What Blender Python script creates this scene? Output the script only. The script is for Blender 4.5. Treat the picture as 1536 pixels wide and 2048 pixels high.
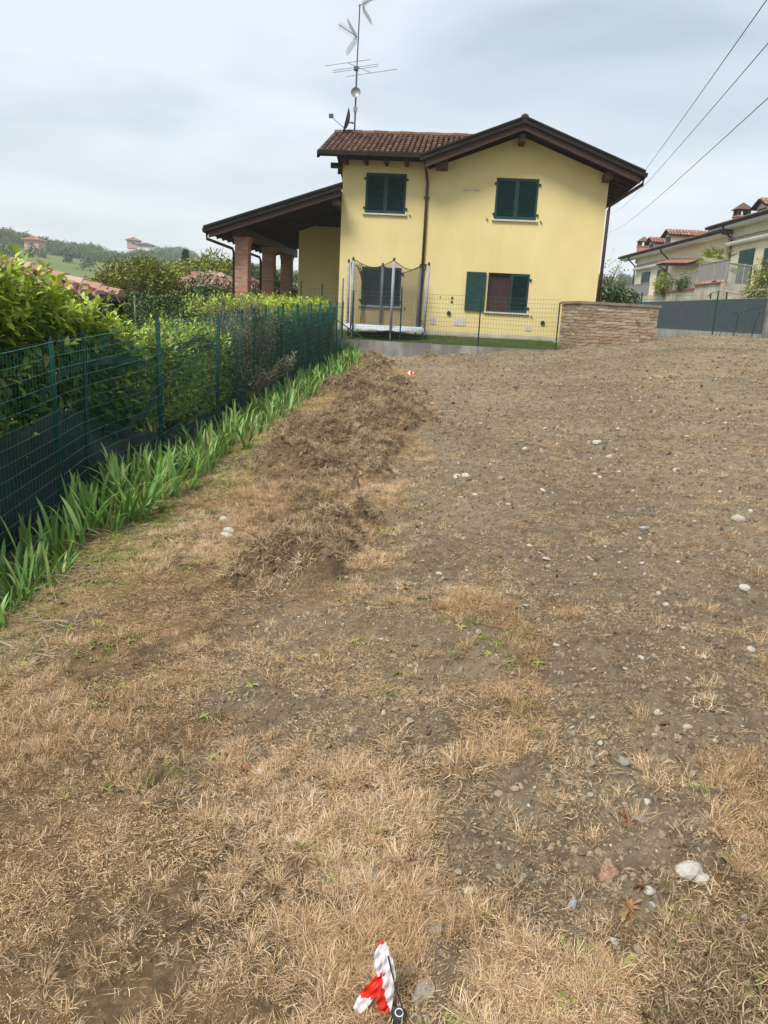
import bpy, bmesh, math, random
import numpy as np
from mathutils import Vector, Matrix, Euler
random.seed(7); rng=np.random.default_rng(7)
for o in list(bpy.data.objects): bpy.data.objects.remove(o)
S=bpy.context.scene
COL=S.collection
# ------------------------------------------------------------------ camera
F_PX=1540.; PITCH=math.radians(14.1); ROLL=math.radians(2.95)
EYE=np.array([0.,0.,1.72])
_fw=np.array([0,math.cos(PITCH),-math.sin(PITCH)]); _u0=np.array([0,math.sin(PITCH),math.cos(PITCH)]); _r0=np.array([1.,0,0])
_R=_r0*math.cos(ROLL)+_u0*math.sin(ROLL); _U=-_r0*math.sin(ROLL)+_u0*math.cos(ROLL)
cam=bpy.data.cameras.new('camera'); co=bpy.data.objects.new('camera',cam); COL.objects.link(co); S.camera=co
cam.sensor_fit='VERTICAL'; cam.sensor_height=24; cam.lens=24*F_PX/2048; cam.clip_start=.05; cam.clip_end=9000
M=Matrix(((_R[0],_U[0],-_fw[0],EYE[0]),(_R[1],_U[1],-_fw[1],EYE[1]),(_R[2],_U[2],-_fw[2],EYE[2]),(0,0,0,1)))
co.matrix_world=M
S.render.resolution_x=768; S.render.resolution_y=1024
# ------------------------------------------------------------------ world, sun, exposure
SUN_EL=52; SUN_AZ=215      # compass degrees the light comes from (0 = +y, clockwise)
W=bpy.data.worlds.new('World'); S.world=W; W.use_nodes=True
nt=W.node_tree; nt.nodes.clear()
def N(nt,t,**k):
    n=nt.nodes.new(t)
    for a,b in k.items(): setattr(n,a,b)
    return n
out=N(nt,'ShaderNodeOutputWorld'); bg=N(nt,'ShaderNodeBackground'); bg.inputs[1].default_value=.1
sky=N(nt,'ShaderNodeTexSky'); sky.sky_type='NISHITA'; sky.sun_disc=False
sky.sun_elevation=math.radians(SUN_EL); sky.sun_rotation=math.radians(SUN_AZ)
tc=N(nt,'ShaderNodeTexCoord'); sep=N(nt,'ShaderNodeSeparateXYZ'); nt.links.new(tc.outputs['Generated'],sep.inputs[0])
# clouds: direction projected on a flat cloud deck
mx=N(nt,'ShaderNodeMath',operation='MAXIMUM'); mx.inputs[1].default_value=0; nt.links.new(sep.outputs[2],mx.inputs[0])
ad=N(nt,'ShaderNodeMath',operation='ADD'); ad.inputs[1].default_value=.16; nt.links.new(mx.outputs[0],ad.inputs[0])
dv=N(nt,'ShaderNodeVectorMath',operation='DIVIDE'); cb=N(nt,'ShaderNodeCombineXYZ')
for i in range(3): nt.links.new(ad.outputs[0],cb.inputs[i])
nt.links.new(tc.outputs['Generated'],dv.inputs[0]); nt.links.new(cb.outputs[0],dv.inputs[1])
mp=N(nt,'ShaderNodeMapping'); mp.inputs['Scale'].default_value=(.9,1.15,.3); mp.inputs['Rotation'].default_value=(0,0,.25); mp.inputs['Location'].default_value=(2.3,.7,0)
nt.links.new(dv.outputs[0],mp.inputs[0])
n1=N(nt,'ShaderNodeTexNoise'); n1.inputs['Scale'].default_value=1.15; n1.inputs['Detail'].default_value=6; n1.inputs['Roughness'].default_value=.48; n1.inputs['Distortion'].default_value=.35
nt.links.new(mp.outputs[0],n1.inputs[0])
rp=N(nt,'ShaderNodeValToRGB'); nt.links.new(n1.outputs[0],rp.inputs[0])
e=rp.color_ramp.elements; e[0].position=.36; e[0].color=(1.92,2.2,2.5,1); e[1].position=.64; e[1].color=(3.3,3.55,3.87,1)
# brighter towards the horizon
hz=N(nt,'ShaderNodeMapRange'); hz.inputs['From Min'].default_value=.0; hz.inputs['From Max'].default_value=.3; hz.inputs['To Min'].default_value=.62; hz.inputs['To Max'].default_value=0
nt.links.new(mx.outputs[0],hz.inputs[0])
m1=N(nt,'ShaderNodeMix',data_type='RGBA'); nt.links.new(hz.outputs[0],m1.inputs[0]); nt.links.new(rp.outputs[0],m1.inputs[6]); m1.inputs[7].default_value=(4.05,4.12,4.1,1)
m2=N(nt,'ShaderNodeMix',data_type='RGBA'); m2.inputs[0].default_value=.88; nt.links.new(sky.outputs[0],m2.inputs[6]); nt.links.new(m1.outputs[2],m2.inputs[7])
nt.links.new(m2.outputs[2],bg.inputs[0]); nt.links.new(bg.outputs[0],out.inputs[0])
sl=bpy.data.lights.new('sun','SUN'); sl.energy=1.5; sl.angle=math.radians(20); sl.color=(1,.955,.88)
so=bpy.data.objects.new('sun',sl); COL.objects.link(so)
_a=math.radians(SUN_AZ); _e=math.radians(SUN_EL)
sd=Vector((math.sin(_a)*math.cos(_e),math.cos(_a)*math.cos(_e),math.sin(_e)))
so.rotation_euler=sd.to_track_quat('Z','Y').to_euler(); so.location=(-10,-10,30)
S.view_settings.view_transform='Standard'; S.view_settings.look='None'; S.view_settings.exposure=1.42; S.view_settings.gamma=1; S.view_settings.use_curve_mapping=False
S.cycles.transparent_max_bounces=24; S.cycles.volume_bounces=2
# ------------------------------------------------------------------ measuring helpers (photo ray -> world point on a real surface)
def ray(px,py): return _fw+_R*(px-768)/F_PX+_U*(1024-py)/F_PX
def atY(px,py,Y): d=ray(px,py); return EYE+d*(Y/d[1])
def atX(px,py,X): d=ray(px,py); return EYE+d*(X/d[0])
TH=math.radians(4.8)
E1=np.array([math.cos(TH),-math.sin(TH),0]); E2=np.array([math.sin(TH),math.cos(TH),0])
HO=np.array([-1.80,25.4,0])          # left front corner of the yellow house
FX0,FY0=-2.8,6.46
def fence_x(y): return FX0+.084*(y-FY0)
# ------------------------------------------------------------------ numpy noise
def _hash(ix,iy,s):
    n=(ix*374761393+iy*668265263+s*974711)&0x7fffffff
    n=((n^(n>>13))*1274126177)&0x7fffffff
    return ((n^(n>>16))&0xffff)/65535.
def vnoise(x,y,s=0):
    x=np.asarray(x,float); y=np.asarray(y,float)
    ix=np.floor(x).astype(np.int64); iy=np.floor(y).astype(np.int64); fx=x-ix; fy=y-iy
    fx=fx*fx*(3-2*fx); fy=fy*fy*(3-2*fy)
    a=_hash(ix,iy,s); b=_hash(ix+1,iy,s); c=_hash(ix,iy+1,s); d=_hash(ix+1,iy+1,s)
    return (a*(1-fx)+b*fx)*(1-fy)+(c*(1-fx)+d*fx)*fy
def fbm(x,y,o=4,s=0,g=.5):
    r=0;a=1;t=0
    x=np.asarray(x,float); y=np.asarray(y,float)
    for i in range(o):
        r=r+a*vnoise(x*2**i+i*17.3,y*2**i-i*9.1,s+i); t+=a; a*=g
    return r/t
def sstep(a,b,x): t=np.clip((np.asarray(x,float)-a)/(b-a),0,1); return t*t*(3-2*t)
# ------------------------------------------------------------------ terrain heights
def plane_z(x,y): return -.05+.1*x+.032*y
def wall_y(x): return 22.62-.084*(x+1.21)
def g0(px,py):
    d=ray(px,py); t=-(EYE[2]+.05)/(d[2]-.1*d[0]-.032*d[1]); return (EYE+d*t)[:2]
def poly_sd(poly,x,y):
    """signed distance (positive inside)"""
    x=np.asarray(x,float); y=np.asarray(y,float)
    d=np.full(x.shape,1e9); ins=np.zeros(x.shape,bool)
    n=len(poly)
    for i in range(n):
        ax,ay=poly[i]; bx,by=poly[(i+1)%n]
        ex,ey=bx-ax,by-ay; wx,wy=x-ax,y-ay
        t=np.clip((wx*ex+wy*ey)/(ex*ex+ey*ey+1e-12),0,1)
        d=np.minimum(d,(wx-ex*t)**2+(wy-ey*t)**2)
        c=((ay>y)!=(by>y))&(x<(bx-ax)*(y-ay)/((by-ay) if by!=ay else 1e-9)+ax)
        ins^=c
    d=np.sqrt(d); return np.where(ins,d,-d)
MOUND=[[g0(*p) for p in q] for q in (
  [(742,726),(800,752),(838,800),(838,848),(770,868),(700,862),(650,872),(590,862),(640,822),(672,780),(700,748)],
  [(600,872),(700,872),(765,905),(752,950),(700,985),(735,1070),(752,1112),(650,1160),(560,1175),(500,1130),(535,1050),(525,990),(440,962),(500,915)],
  [(800,707),(880,700),(900,708),(850,718)])]
SOIL=[g0(*p) for p in [(690,712),(900,690),(1700,660),(1900,1500),(1620,1480),(1460,1540),(1450,1640),(1500,1780),(1370,1790),(1320,1850),(1130,1870),(1040,1850),(960,1790),(850,1790),(890,1660),(930,1560),(1050,1500),(1100,1400),(1080,1290),(1000,1190),(760,1215),(700,1180),(790,1090),(800,950),(850,890),(860,790),(830,752),(760,722)]]
SOIL2=[g0(*p) for p in [(860,1850),(980,1830),(1010,1900),(960,1950),(900,2050),(820,2100),(840,1990),(800,1900)]]
GREYS=[g0(*p) for p in [(480,1210),(760,1200),(980,1230),(1060,1340),(1020,1500),(940,1620),(700,1600),(480,1560),(330,1420),(400,1300)]]
def masks(x,y):
    w=(fbm(x*1.7,y*1.7,3,5)-.5)*.55+(fbm(x*7,y*7,3,9)-.5)*.25
    sc=.25+.05*np.asarray(y)
    mo=np.zeros_like(np.asarray(x,float))
    for q in MOUND: mo=np.maximum(mo,sstep(-.10,.32,poly_sd(q,x,y)+w*1.9))
    mo=mo*(.30+.70*sstep(.36,.52,fbm(x*1.5+3,y*.95,3,57)))
    wy=np.clip(np.asarray(y,float)/6,.18,1)
    s1=sstep(-.28*wy,.16*wy,poly_sd(SOIL,x,y)+w*1.2*wy)
    s2=sstep(-.05,.07,poly_sd(SOIL2,x,y)+w*.25)
    s3=.82*sstep(-.1,.3,poly_sd(GREYS,x,y)+w*1.3)
    soil=np.maximum(np.maximum(s1,s2),s3)*(1-mo)
    fd=x-fence_x(y)
    edge=sstep(.0,.5,fd)*(1-sstep(.85,1.45,fd+w*.9))    # weedy band along the irises
    return soil,mo,edge
def H(x,y,detail=True):
    x=np.asarray(x,float); y=np.asarray(y,float)
    z=plane_z(x,y)
    # neighbour's side drops away
    fd=x-fence_x(y)
    z=z-.9*sstep(1.2,5.0,-fd)-1.2*sstep(4,14,-fd)
    z=np.where(x<-3,np.maximum(z,-2.3+.05*(x+60)/60),z)
    # gentle limit of the slope on the right and beyond the plot
    z=np.where(x>9.0,plane_z(9.0,y)+.03*(x-9.0),z)
    z=np.where(x>4.6,z+(1.42-z)*sstep(25.1,26.6,y),z-.032*np.maximum(y-25.,0))
    z=z-.23*sstep(7.2,4.8,y)*sstep(-2.0,-2.8,x)
    beh=(y>wall_y(x)+.06)&(x<5.6)&(x>-9)
    z=np.where(beh,np.minimum(z,.75),z)
    if detail:
        near=(y<wall_y(x)+.02)|(x>5.0)
        soil,mo,edge=masks(x,y)
        k=(near&(fd>-.3)).astype(float)
        z=z+k*((fbm(x*.7,y*.7,3,2)-.5)*.12)
        z=z+k*mo*(.02+.46*fbm(x*1.9,y*1.9,3,12)**1.3+.20*(fbm(x*7,y*7,3,14)-.4))
        # harrow ridges, running across the slope
        rid=np.sin((x*.45+y*1.0)*4.6+3*fbm(x*.8,y*.8,2,31))
        z=z+k*soil*(rid*.026+(fbm(x*2.0,y*4.0,4,21)-.5)*.12+(fbm(x*16,y*16,3,22)-.5)*.045)
        z=z+k*(1-soil)*(1-mo)*((fbm(x*5,y*5,4,25)-.5)*.05+(fbm(x*22,y*22,2,26)-.5)*.018)
    return z
def Hs(x,y): return float(H(np.array([x]),np.array([y]))[0])
def on_ground(px,py):
    d=ray(px,py); x,y=g0(px,py)
    for _ in range(6):
        z=Hs(x,y); t=(z-EYE[2])/d[2]; x2,y2=(EYE+d*t)[:2]; x,y=.5*(x+x2),.5*(y+y2)
    return np.array([x,y,Hs(x,y)])
# ------------------------------------------------------------------ materials
MATS={}
def shade(name):
    m=bpy.data.materials.new(name); m.use_nodes=True; t=m.node_tree; b=t.nodes['Principled BSDF']; MATS[name]=m; return m,t,b
def rgb(c): return (c[0],c[1],c[2],1)
def pm(name,c1,c2=None,scale=4,rough=.8,bump=0,bscale=30,detail=5,metal=0,spec=.4,c3=None,stretch=(1,1,1),lo=.35,hi=.65):
    """two (three) tone noise material with bump"""
    m,t,b=shade(name); b.inputs['Roughness'].default_value=rough; b.inputs['Metallic'].default_value=metal
    b.inputs['Specular IOR Level'].default_value=spec
    tc=N(t,'ShaderNodeTexCoord'); mp=N(t,'ShaderNodeMapping'); mp.inputs['Scale'].default_value=stretch; t.links.new(tc.outputs['Object'],mp.inputs[0])
    if c2 is None: c2=tuple(c*.85 for c in c1)
    n=N(t,'ShaderNodeTexNoise'); n.inputs['Scale'].default_value=scale; n.inputs['Detail'].default_value=detail; n.inputs['Roughness'].default_value=.6; t.links.new(mp.outputs[0],n.inputs[0])
    r=N(t,'ShaderNodeValToRGB'); t.links.new(n.outputs[0],r.inputs[0]); r.color_ramp.elements[0].position=lo; r.color_ramp.elements[1].position=hi
    r.color_ramp.elements[0].color=rgb(c1); r.color_ramp.elements[1].color=rgb(c2)
    if c3: el=r.color_ramp.elements.new((lo+hi)/2); el.color=rgb(c3)
    t.links.new(r.outputs[0],b.inputs['Base Color'])
    if bump:
        n2=N(t,'ShaderNodeTexNoise'); n2.inputs['Scale'].default_value=bscale; n2.inputs['Detail'].default_value=4; t.links.new(tc.outputs['Object'],n2.inputs[0])
        bp=N(t,'ShaderNodeBump'); bp.inputs['Strength'].default_value=bump; bp.inputs['Distance'].default_value=.02; t.links.new(n2.outputs[0],bp.inputs['Height']); t.links.new(bp.outputs[0],b.inputs['Normal'])
    return m
def ramp_mat(name,cols,rough=.6,spec=.3,inst=False,trans=0.,objrand=False,coat=0):
    """colour from the 'tint' attribute of the geometry (and of the instance)"""
    m,t,b=shade(name); b.inputs['Roughness'].default_value=rough; b.inputs['Specular IOR Level'].default_value=spec
    a=N(t,'ShaderNodeAttribute',attribute_name='tint'); src=a.outputs['Fac']
    if inst:
        a2=N(t,'ShaderNodeAttribute',attribute_name='itint',attribute_type='INSTANCER')
        mm=N(t,'ShaderNodeMath',operation='MULTIPLY'); kk_=.42 if inst is True else inst; mm.inputs[1].default_value=kk_; t.links.new(src,mm.inputs[0])
        m3=N(t,'ShaderNodeMath',operation='MULTIPLY_ADD'); m3.inputs[1].default_value=1-kk_; t.links.new(a2.outputs['Fac'],m3.inputs[0]); t.links.new(mm.outputs[0],m3.inputs[2]); src=m3.outputs[0]
    if objrand:
        oi=N(t,'ShaderNodeObjectInfo'); src2=N(t,'ShaderNodeMath',operation='MULTIPLY_ADD'); src2.inputs[1].default_value=.8; src2.inputs[2].default_value=.1; t.links.new(oi.outputs['Random'],src2.inputs[0]); src=src2.outputs[0]
    r=N(t,'ShaderNodeValToRGB'); t.links.new(src,r.inputs[0])
    el=r.color_ramp.elements
    while len(el)<len(cols): el.new(.5)
    for i,c in enumerate(cols): el[i].position=i/(len(cols)-1); el[i].color=rgb(c)
    t.links.new(r.outputs[0],b.inputs['Base Color'])
    if coat: b.inputs['Coat Weight'].default_value=coat; b.inputs['Coat Roughness'].default_value=.3
    if trans:
        tr=N(t,'ShaderNodeBsdfTranslucent'); t.links.new(r.outputs[0],tr.inputs[0]); mixs=N(t,'ShaderNodeMixShader'); mixs.inputs[0].default_value=trans
        o=[n for n in t.nodes if n.type=='OUTPUT_MATERIAL'][0]
        t.links.new(b.outputs[0],mixs.inputs[1]); t.links.new(tr.outputs[0],mixs.inputs[2]); t.links.new(mixs.outputs[0],o.inputs[0])
    return m
def net_mat(name,c,alpha,noise=.0):
    m,t,b=shade(name); b.inputs['Base Color'].default_value=rgb(c); b.inputs['Roughness'].default_value=.8
    tr=N(t,'ShaderNodeBsdfTransparent'); mx=N(t,'ShaderNodeMixShader'); mx.inputs[0].default_value=alpha
    if noise:
        tc=N(t,'ShaderNodeTexCoord'); n=N(t,'ShaderNodeTexNoise'); n.inputs['Scale'].default_value=3; n.inputs['Detail'].default_value=6; t.links.new(tc.outputs['Object'],n.inputs[0])
        mr=N(t,'ShaderNodeMapRange'); mr.inputs['From Min'].default_value=.3; mr.inputs['From Max'].default_value=.7; mr.inputs['To Min'].default_value=alpha-noise; mr.inputs['To Max'].default_value=min(1,alpha+noise); t.links.new(n.outputs[0],mr.inputs[0]); t.links.new(mr.outputs[0],mx.inputs[0])
    o=[n for n in t.nodes if n.type=='OUTPUT_MATERIAL'][0]
    t.links.new(tr.outputs[0],mx.inputs[1]); t.links.new(b.outputs[0],mx.inputs[2]); t.links.new(mx.outputs[0],o.inputs[0]); return m
def plaster(name,c,stain=.75,spec=.2):
    m,t,b=shade(name); b.inputs['Roughness'].default_value=.92; b.inputs['Specular IOR Level'].default_value=spec
    tc=N(t,'ShaderNodeTexCoord')
    n=N(t,'ShaderNodeTexNoise'); n.inputs['Scale'].default_value=.55; n.inputs['Detail'].default_value=7; n.inputs['Roughness'].default_value=.62; t.links.new(tc.outputs['Object'],n.inputs[0])
    r=N(t,'ShaderNodeValToRGB'); t.links.new(n.outputs[0],r.inputs[0]); r.color_ramp.elements[0].position=.32; r.color_ramp.elements[1].position=.7
    r.color_ramp.elements[0].color=rgb([c[0]*.88,c[1]*.86,c[2]*.80]); r.color_ramp.elements[1].color=rgb(c)
    # faint vertical weather streaks
    mp=N(t,'ShaderNodeMapping'); mp.inputs['Scale'].default_value=(1.3,1.3,.25); t.links.new(tc.outputs['Object'],mp.inputs[0])
    n3=N(t,'ShaderNodeTexNoise'); n3.inputs['Scale'].default_value=1.6; n3.inputs['Detail'].default_value=6; t.links.new(mp.outputs[0],n3.inputs[0])
    mr=N(t,'ShaderNodeMapRange'); mr.inputs['From Min'].default_value=.35; mr.inputs['From Max'].default_value=.75; mr.inputs['To Min'].default_value=1; mr.inputs['To Max'].default_value=stain+.15; t.links.new(n3.outputs[0],mr.inputs[0])
    mu=N(t,'ShaderNodeMix',data_type='RGBA',blend_type='MULTIPLY'); mu.inputs[0].default_value=1; t.links.new(r.outputs[0],mu.inputs[6]); t.links.new(mr.outputs[0],mu.inputs[7]); t.links.new(mu.outputs[2],b.inputs['Base Color'])
    n2=N(t,'ShaderNodeTexNoise'); n2.inputs['Scale'].default_value=60; n2.inputs['Detail'].default_value=4; t.links.new(tc.outputs['Object'],n2.inputs[0])
    bp=N(t,'ShaderNodeBump'); bp.inputs['Strength'].default_value=.25; bp.inputs['Distance'].default_value=.006; t.links.new(n2.outputs[0],bp.inputs['Height']); t.links.new(bp.outputs[0],b.inputs['Normal'])
    return m
yellow=plaster('yellow_plaster',(.79,.655,.325),.80)
plinth=plaster('plinth_plaster',(.60,.55,.43),.5)
cream=plaster('cream_plaster',(.86,.79,.60),.78)
creamwall=plaster('stained_cream',(.66,.60,.46),.45)
orangep=plaster('orange_plaster',(.62,.34,.17),.8)
whitep=plaster('white_plaster',(.78,.77,.75),.8)
pinkp=plaster('pink_plaster',(.60,.36,.30),.8)
brick_m=ramp_mat('brick',[(.36,.17,.11),(.50,.27,.19),(.43,.22,.15),(.55,.34,.25)],.9,.15)
mortar=pm('mortar',(.42,.33,.27),(.34,.27,.22),12,.95,.3,60)
wood=pm('brown_wood',(.055,.022,.015),(.035,.014,.010),3,.6,.15,40,stretch=(1,1,6))
wooddark=pm('dark_wood_boards',(.05,.022,.015),(.035,.015,.011),3,.7,.1,40)
gutter=pm('brown_gutter',(.030,.026,.024),(.018,.016,.014),2,.75,spec=.15)
pipebrown=pm('brown_downpipe',(.075,.032,.025),(.055,.026,.02),2,.4,spec=.5)
shutter_m=pm('green_shutter',(.009,.055,.05),(.004,.032,.031),5,.5,spec=.4,detail=8)
stone_sill=pm('sill_stone',(.62,.58,.52),(.5,.47,.43),8,.7)
glassd=pm('window_glass',(.02,.02,.022),(.03,.03,.03),2,.06,spec=.8)
curtain=pm('red_curtain',(.16,.05,.03),(.09,.028,.02),9,.8,stretch=(6,1,.3))
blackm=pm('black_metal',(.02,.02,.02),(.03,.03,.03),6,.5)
tile_m=ramp_mat('roof_tile',[(.095,.05,.036),(.18,.10,.07),(.135,.072,.05),(.23,.14,.105)],.85,.2)
tile_red=ramp_mat('red_roof_tile',[(.30,.12,.08),(.42,.20,.14),(.36,.16,.11),(.5,.30,.22)],.85,.2)
tile_pale=ramp_mat('pale_roof_tile',[(.24,.11,.08),(.42,.25,.19),(.33,.17,.13),(.5,.36,.3)],.85,.2)
concrete=pm('concrete',(.40,.385,.35),(.12,.115,.105),1.6,.92,.4,40,7,c3=(.19,.18,.165),stretch=(1,1,.45),lo=.3,hi=.75)
concrete2=pm('pale_concrete',(.50,.49,.45),(.26,.25,.22),1.6,.92,.3,30,8,stretch=(2,2,.35),lo=.35,hi=.7)
stone_m=ramp_mat('split_stone',[(.30,.20,.13),(.40,.30,.21),(.35,.25,.18),(.47,.38,.28),(.26,.19,.14)],.92,.15)
stone_cap=pm('cap_stone',(.30,.23,.17),(.20,.16,.12),5,.9,.5,30)
fence_g=pm('green_fence_paint',(.006,.07,.05),(.008,.05,.04),8,.5,spec=.4)
wire_g=pm('green_wire',(.035,.18,.13),(.02,.11,.08),8,.5,spec=.4)
wire_o=pm('olive_wire',(.07,.11,.06),(.05,.08,.05),8,.5)
fence_rear=pm('rear_fence_paint',(.008,.05,.048),(.006,.035,.036),8,.55)
shade_net=net_mat('shade_net',(.012,.028,.032),.90,.09)
shade_band=net_mat('shade_net_folded',(.014,.036,.036),.93)
screen_m=pm('grey_screen',(.085,.105,.12),(.065,.082,.095),3,.75,spec=.2)
galv=pm('galvanised',(.30,.31,.32),(.22,.23,.24),9,.45,metal=.5)
antm=pm('antenna_alu',(.42,.43,.45),(.33,.34,.36),9,.45,metal=.4)
antdark=pm('antenna_dark',(.10,.10,.11),(.07,.07,.08),9,.5)
dishred=pm('dish_dark_red',(.13,.05,.055),(.09,.04,.045),9,.6)
sleeve=pm('grey_foam_sleeve',(.36,.37,.42),(.26,.27,.32),7,.8)
pad=pm('pale_pad',(.62,.64,.70),(.50,.53,.60),6,.7,.4,12)
tramp_net=net_mat('trampoline_net',(.03,.035,.04),.30)
matblack=pm('jump_mat',(.012,.012,.014),(.02,.02,.02),9,.8)
white_m=pm('white_paint',(.75,.75,.74),(.68,.68,.68),5,.6)
railm=pm('rail_grey',(.35,.34,.32),(.28,.27,.25),5,.6)
railpanel=pm('railing_panel',(.42,.41,.37),(.35,.34,.30),4,.8)
terr=pm('terracotta_edge',(.40,.14,.09),(.3,.1,.07),5,.8)
asphalt=pm('asphalt',(.07,.07,.07),(.05,.05,.05),8,.9,.4,80)
bark=pm('bark',(.10,.075,.05),(.06,.045,.032),10,.9,.6,30)
twig=pm('twig',(.16,.12,.08),(.10,.08,.05),10,.9)
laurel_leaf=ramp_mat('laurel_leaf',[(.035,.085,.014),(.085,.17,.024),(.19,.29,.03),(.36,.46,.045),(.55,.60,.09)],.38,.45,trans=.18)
yellow_leaf=pm('yellowed_leaf',(.75,.36,.03),(.6,.25,.02),20,.6)
olive_leaf=ramp_mat('grey_leaf',[(.07,.085,.045),(.14,.15,.09),(.24,.24,.16),(.36,.33,.22)],.6,.3,trans=.1)
dark_leaf=ramp_mat('dark_leaf',[(.018,.045,.012),(.04,.09,.02),(.085,.15,.03),(.2,.27,.09)],.5,.35,trans=.1)
bush_leaf=ramp_mat('bush_leaf',[(.09,.12,.018),(.19,.235,.03),(.33,.37,.045),(.5,.5,.09)],.6,.25,trans=.15)
fir_leaf=ramp_mat('conifer_leaf',[(.012,.03,.02),(.02,.045,.028),(.03,.06,.035)],.8,.2)
wood_leaf=ramp_mat('wood_crown',[(.045,.08,.028),(.075,.125,.04),(.11,.165,.055),(.16,.21,.08)],.9,.1,inst=True)
iris_leaf=ramp_mat('iris_leaf',[(.075,.18,.035),(.13,.28,.052),(.20,.37,.075),(.28,.43,.12),(.48,.46,.19)],.42,.4,trans=.15,objrand=True)
iris_leaf2=ramp_mat('iris_leaf_mass',[(.075,.18,.035),(.13,.28,.052),(.20,.37,.075),(.28,.43,.12),(.48,.46,.19)],.42,.4,trans=.15)
lawn_leaf=ramp_mat('lawn_grass',[(.03,.075,.014),(.06,.13,.022),(.10,.17,.035)],.7,.2)
straw_i=ramp_mat('dry_blade',[(.055,.036,.024),(.27,.165,.09),(.57,.385,.20),(.78,.58,.35),(.92,.78,.60)],.75,.2,inst=.55,trans=.08)
turf_i=ramp_mat('torn_turf_blade',[(.05,.033,.021),(.17,.115,.07),(.35,.25,.15),(.60,.45,.28),(.82,.66,.45)],.85,.15,inst=.65)
green_i=ramp_mat('weed_leaf',[(.09,.12,.03),(.19,.22,.05),(.34,.35,.09),(.52,.48,.17)],.6,.3,inst=True,trans=.1)
redweed_i=ramp_mat('red_dock_leaf',[(.11,.03,.018),(.22,.075,.04),(.32,.14,.07),(.24,.22,.07)],.6,.3,inst=True)
clod_i=ramp_mat('soil_clod',[(.10,.075,.047),(.235,.182,.122),(.42,.34,.24)],.95,.1,inst=True)
peb_i=ramp_mat('pebble',[(.24,.20,.145),(.36,.31,.24),(.50,.44,.34),(.60,.56,.48)],.85,.2,inst=True)
stone_pale=pm('pale_stone',(.62,.58,.50),(.45,.41,.34),9,.85,.4,25)
stone_blue=pm('blue_grey_stone',(.42,.44,.46),(.28,.30,.32),9,.7,.3,25)
stone_pink=pm('pinkish_stone',(.56,.34,.25),(.42,.25,.18),9,.85,.4,25)
stone_grey=pm('grey_brown_stone',(.36,.32,.25),(.26,.23,.18),9,.9,.4,25)
# ------------------------------------------------------------------ mesh builder
class MB:
    def __init__(s): s.v=[]; s.f=[]; s.t=[]
    def add(s,V,Fc,tint=None):
        n=len(s.v); s.v+= [tuple(map(float,p)) for p in V]; s.f+=[tuple(i+n for i in q) for q in Fc]; s.t+=[random.random() if tint is None else tint]*len(V); return s
    def box(s,a,b,tint=None):
        x0,y0,z0=a;x1,y1,z1=b
        V=[(x0,y0,z0),(x1,y0,z0),(x1,y1,z0),(x0,y1,z0),(x0,y0,z1),(x1,y0,z1),(x1,y1,z1),(x0,y1,z1)]
        return s.add(V,[(0,3,2,1),(4,5,6,7),(0,1,5,4),(1,2,6,5),(2,3,7,6),(3,0,4,7)],tint)
    def obox(s,c,u,v,w,tint=None):
        """box from a centre and three half vectors"""
        c,u,v,w=map(np.array,(c,u,v,w))
        V=[c+a*u+b*v+d*w for d in(-1,1) for a,b in((-1,-1),(1,-1),(1,1),(-1,1))]
        return s.add(V,[(0,3,2,1),(4,5,6,7),(0,1,5,4),(1,2,6,5),(2,3,7,6),(3,0,4,7)],tint)
    def tube(s,pts,r,n=8,cap=True,tint=None):
        pts=[np.array(p,float) for p in pts]; V=[];Fc=[]
        rr=r if hasattr(r,'__len__') else [r]*len(pts)
        for i,p in enumerate(pts):
            d=(pts[min(i+1,len(pts)-1)]-pts[max(i-1,0)]); d/=np.linalg.norm(d)+1e-9
            a=np.array([0,0,1.]) if abs(d[2])<.9 else np.array([1.,0,0]); u=np.cross(d,a); u/=np.linalg.norm(u); w=np.cross(d,u)
            for k in range(n): q=2*math.pi*k/n; V.append(p+rr[i]*(u*math.cos(q)+w*math.sin(q)))
        for i in range(len(pts)-1):
            for k in range(n): a=i*n+k;b=i*n+(k+1)%n; Fc.append((a,b,b+n,a+n))
        if cap: Fc.append(tuple(range(n))[::-1]); Fc.append(tuple((len(pts)-1)*n+k for k in range(n)))
        return s.add(V,Fc,tint)
    def prism(s,poly,vec,tint=None):
        """extrude a planar polygon (list of 3d pts) along vec"""
        n=len(poly); P=[np.array(p,float) for p in poly]; v=np.array(vec,float)
        return s.add(P+[p+v for p in P],[tuple(range(n))[::-1],tuple(range(n,2*n))]+[(i,(i+1)%n,n+(i+1)%n,n+i) for i in range(n)],tint)
    def mesh(s,name,mat,off=(0,0,0),smooth=False):
        me=bpy.data.meshes.new(name)
        me.from_pydata([(p[0]-off[0],p[1]-off[1],p[2]-off[2]) for p in s.v],[],s.f)
        a=me.attributes.new('tint','FLOAT','POINT'); a.data.foreach_set('value',np.array(s.t,np.float32))
        if mat: me.materials.append(mat)
        if smooth: me.polygons.foreach_set('use_smooth',[True]*len(me.polygons))
        bmm=bmesh.new(); bmm.from_mesh(me); bmesh.ops.recalc_face_normals(bmm,faces=bmm.faces); bmm.to_mesh(me); bmm.free()
        return me
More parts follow.
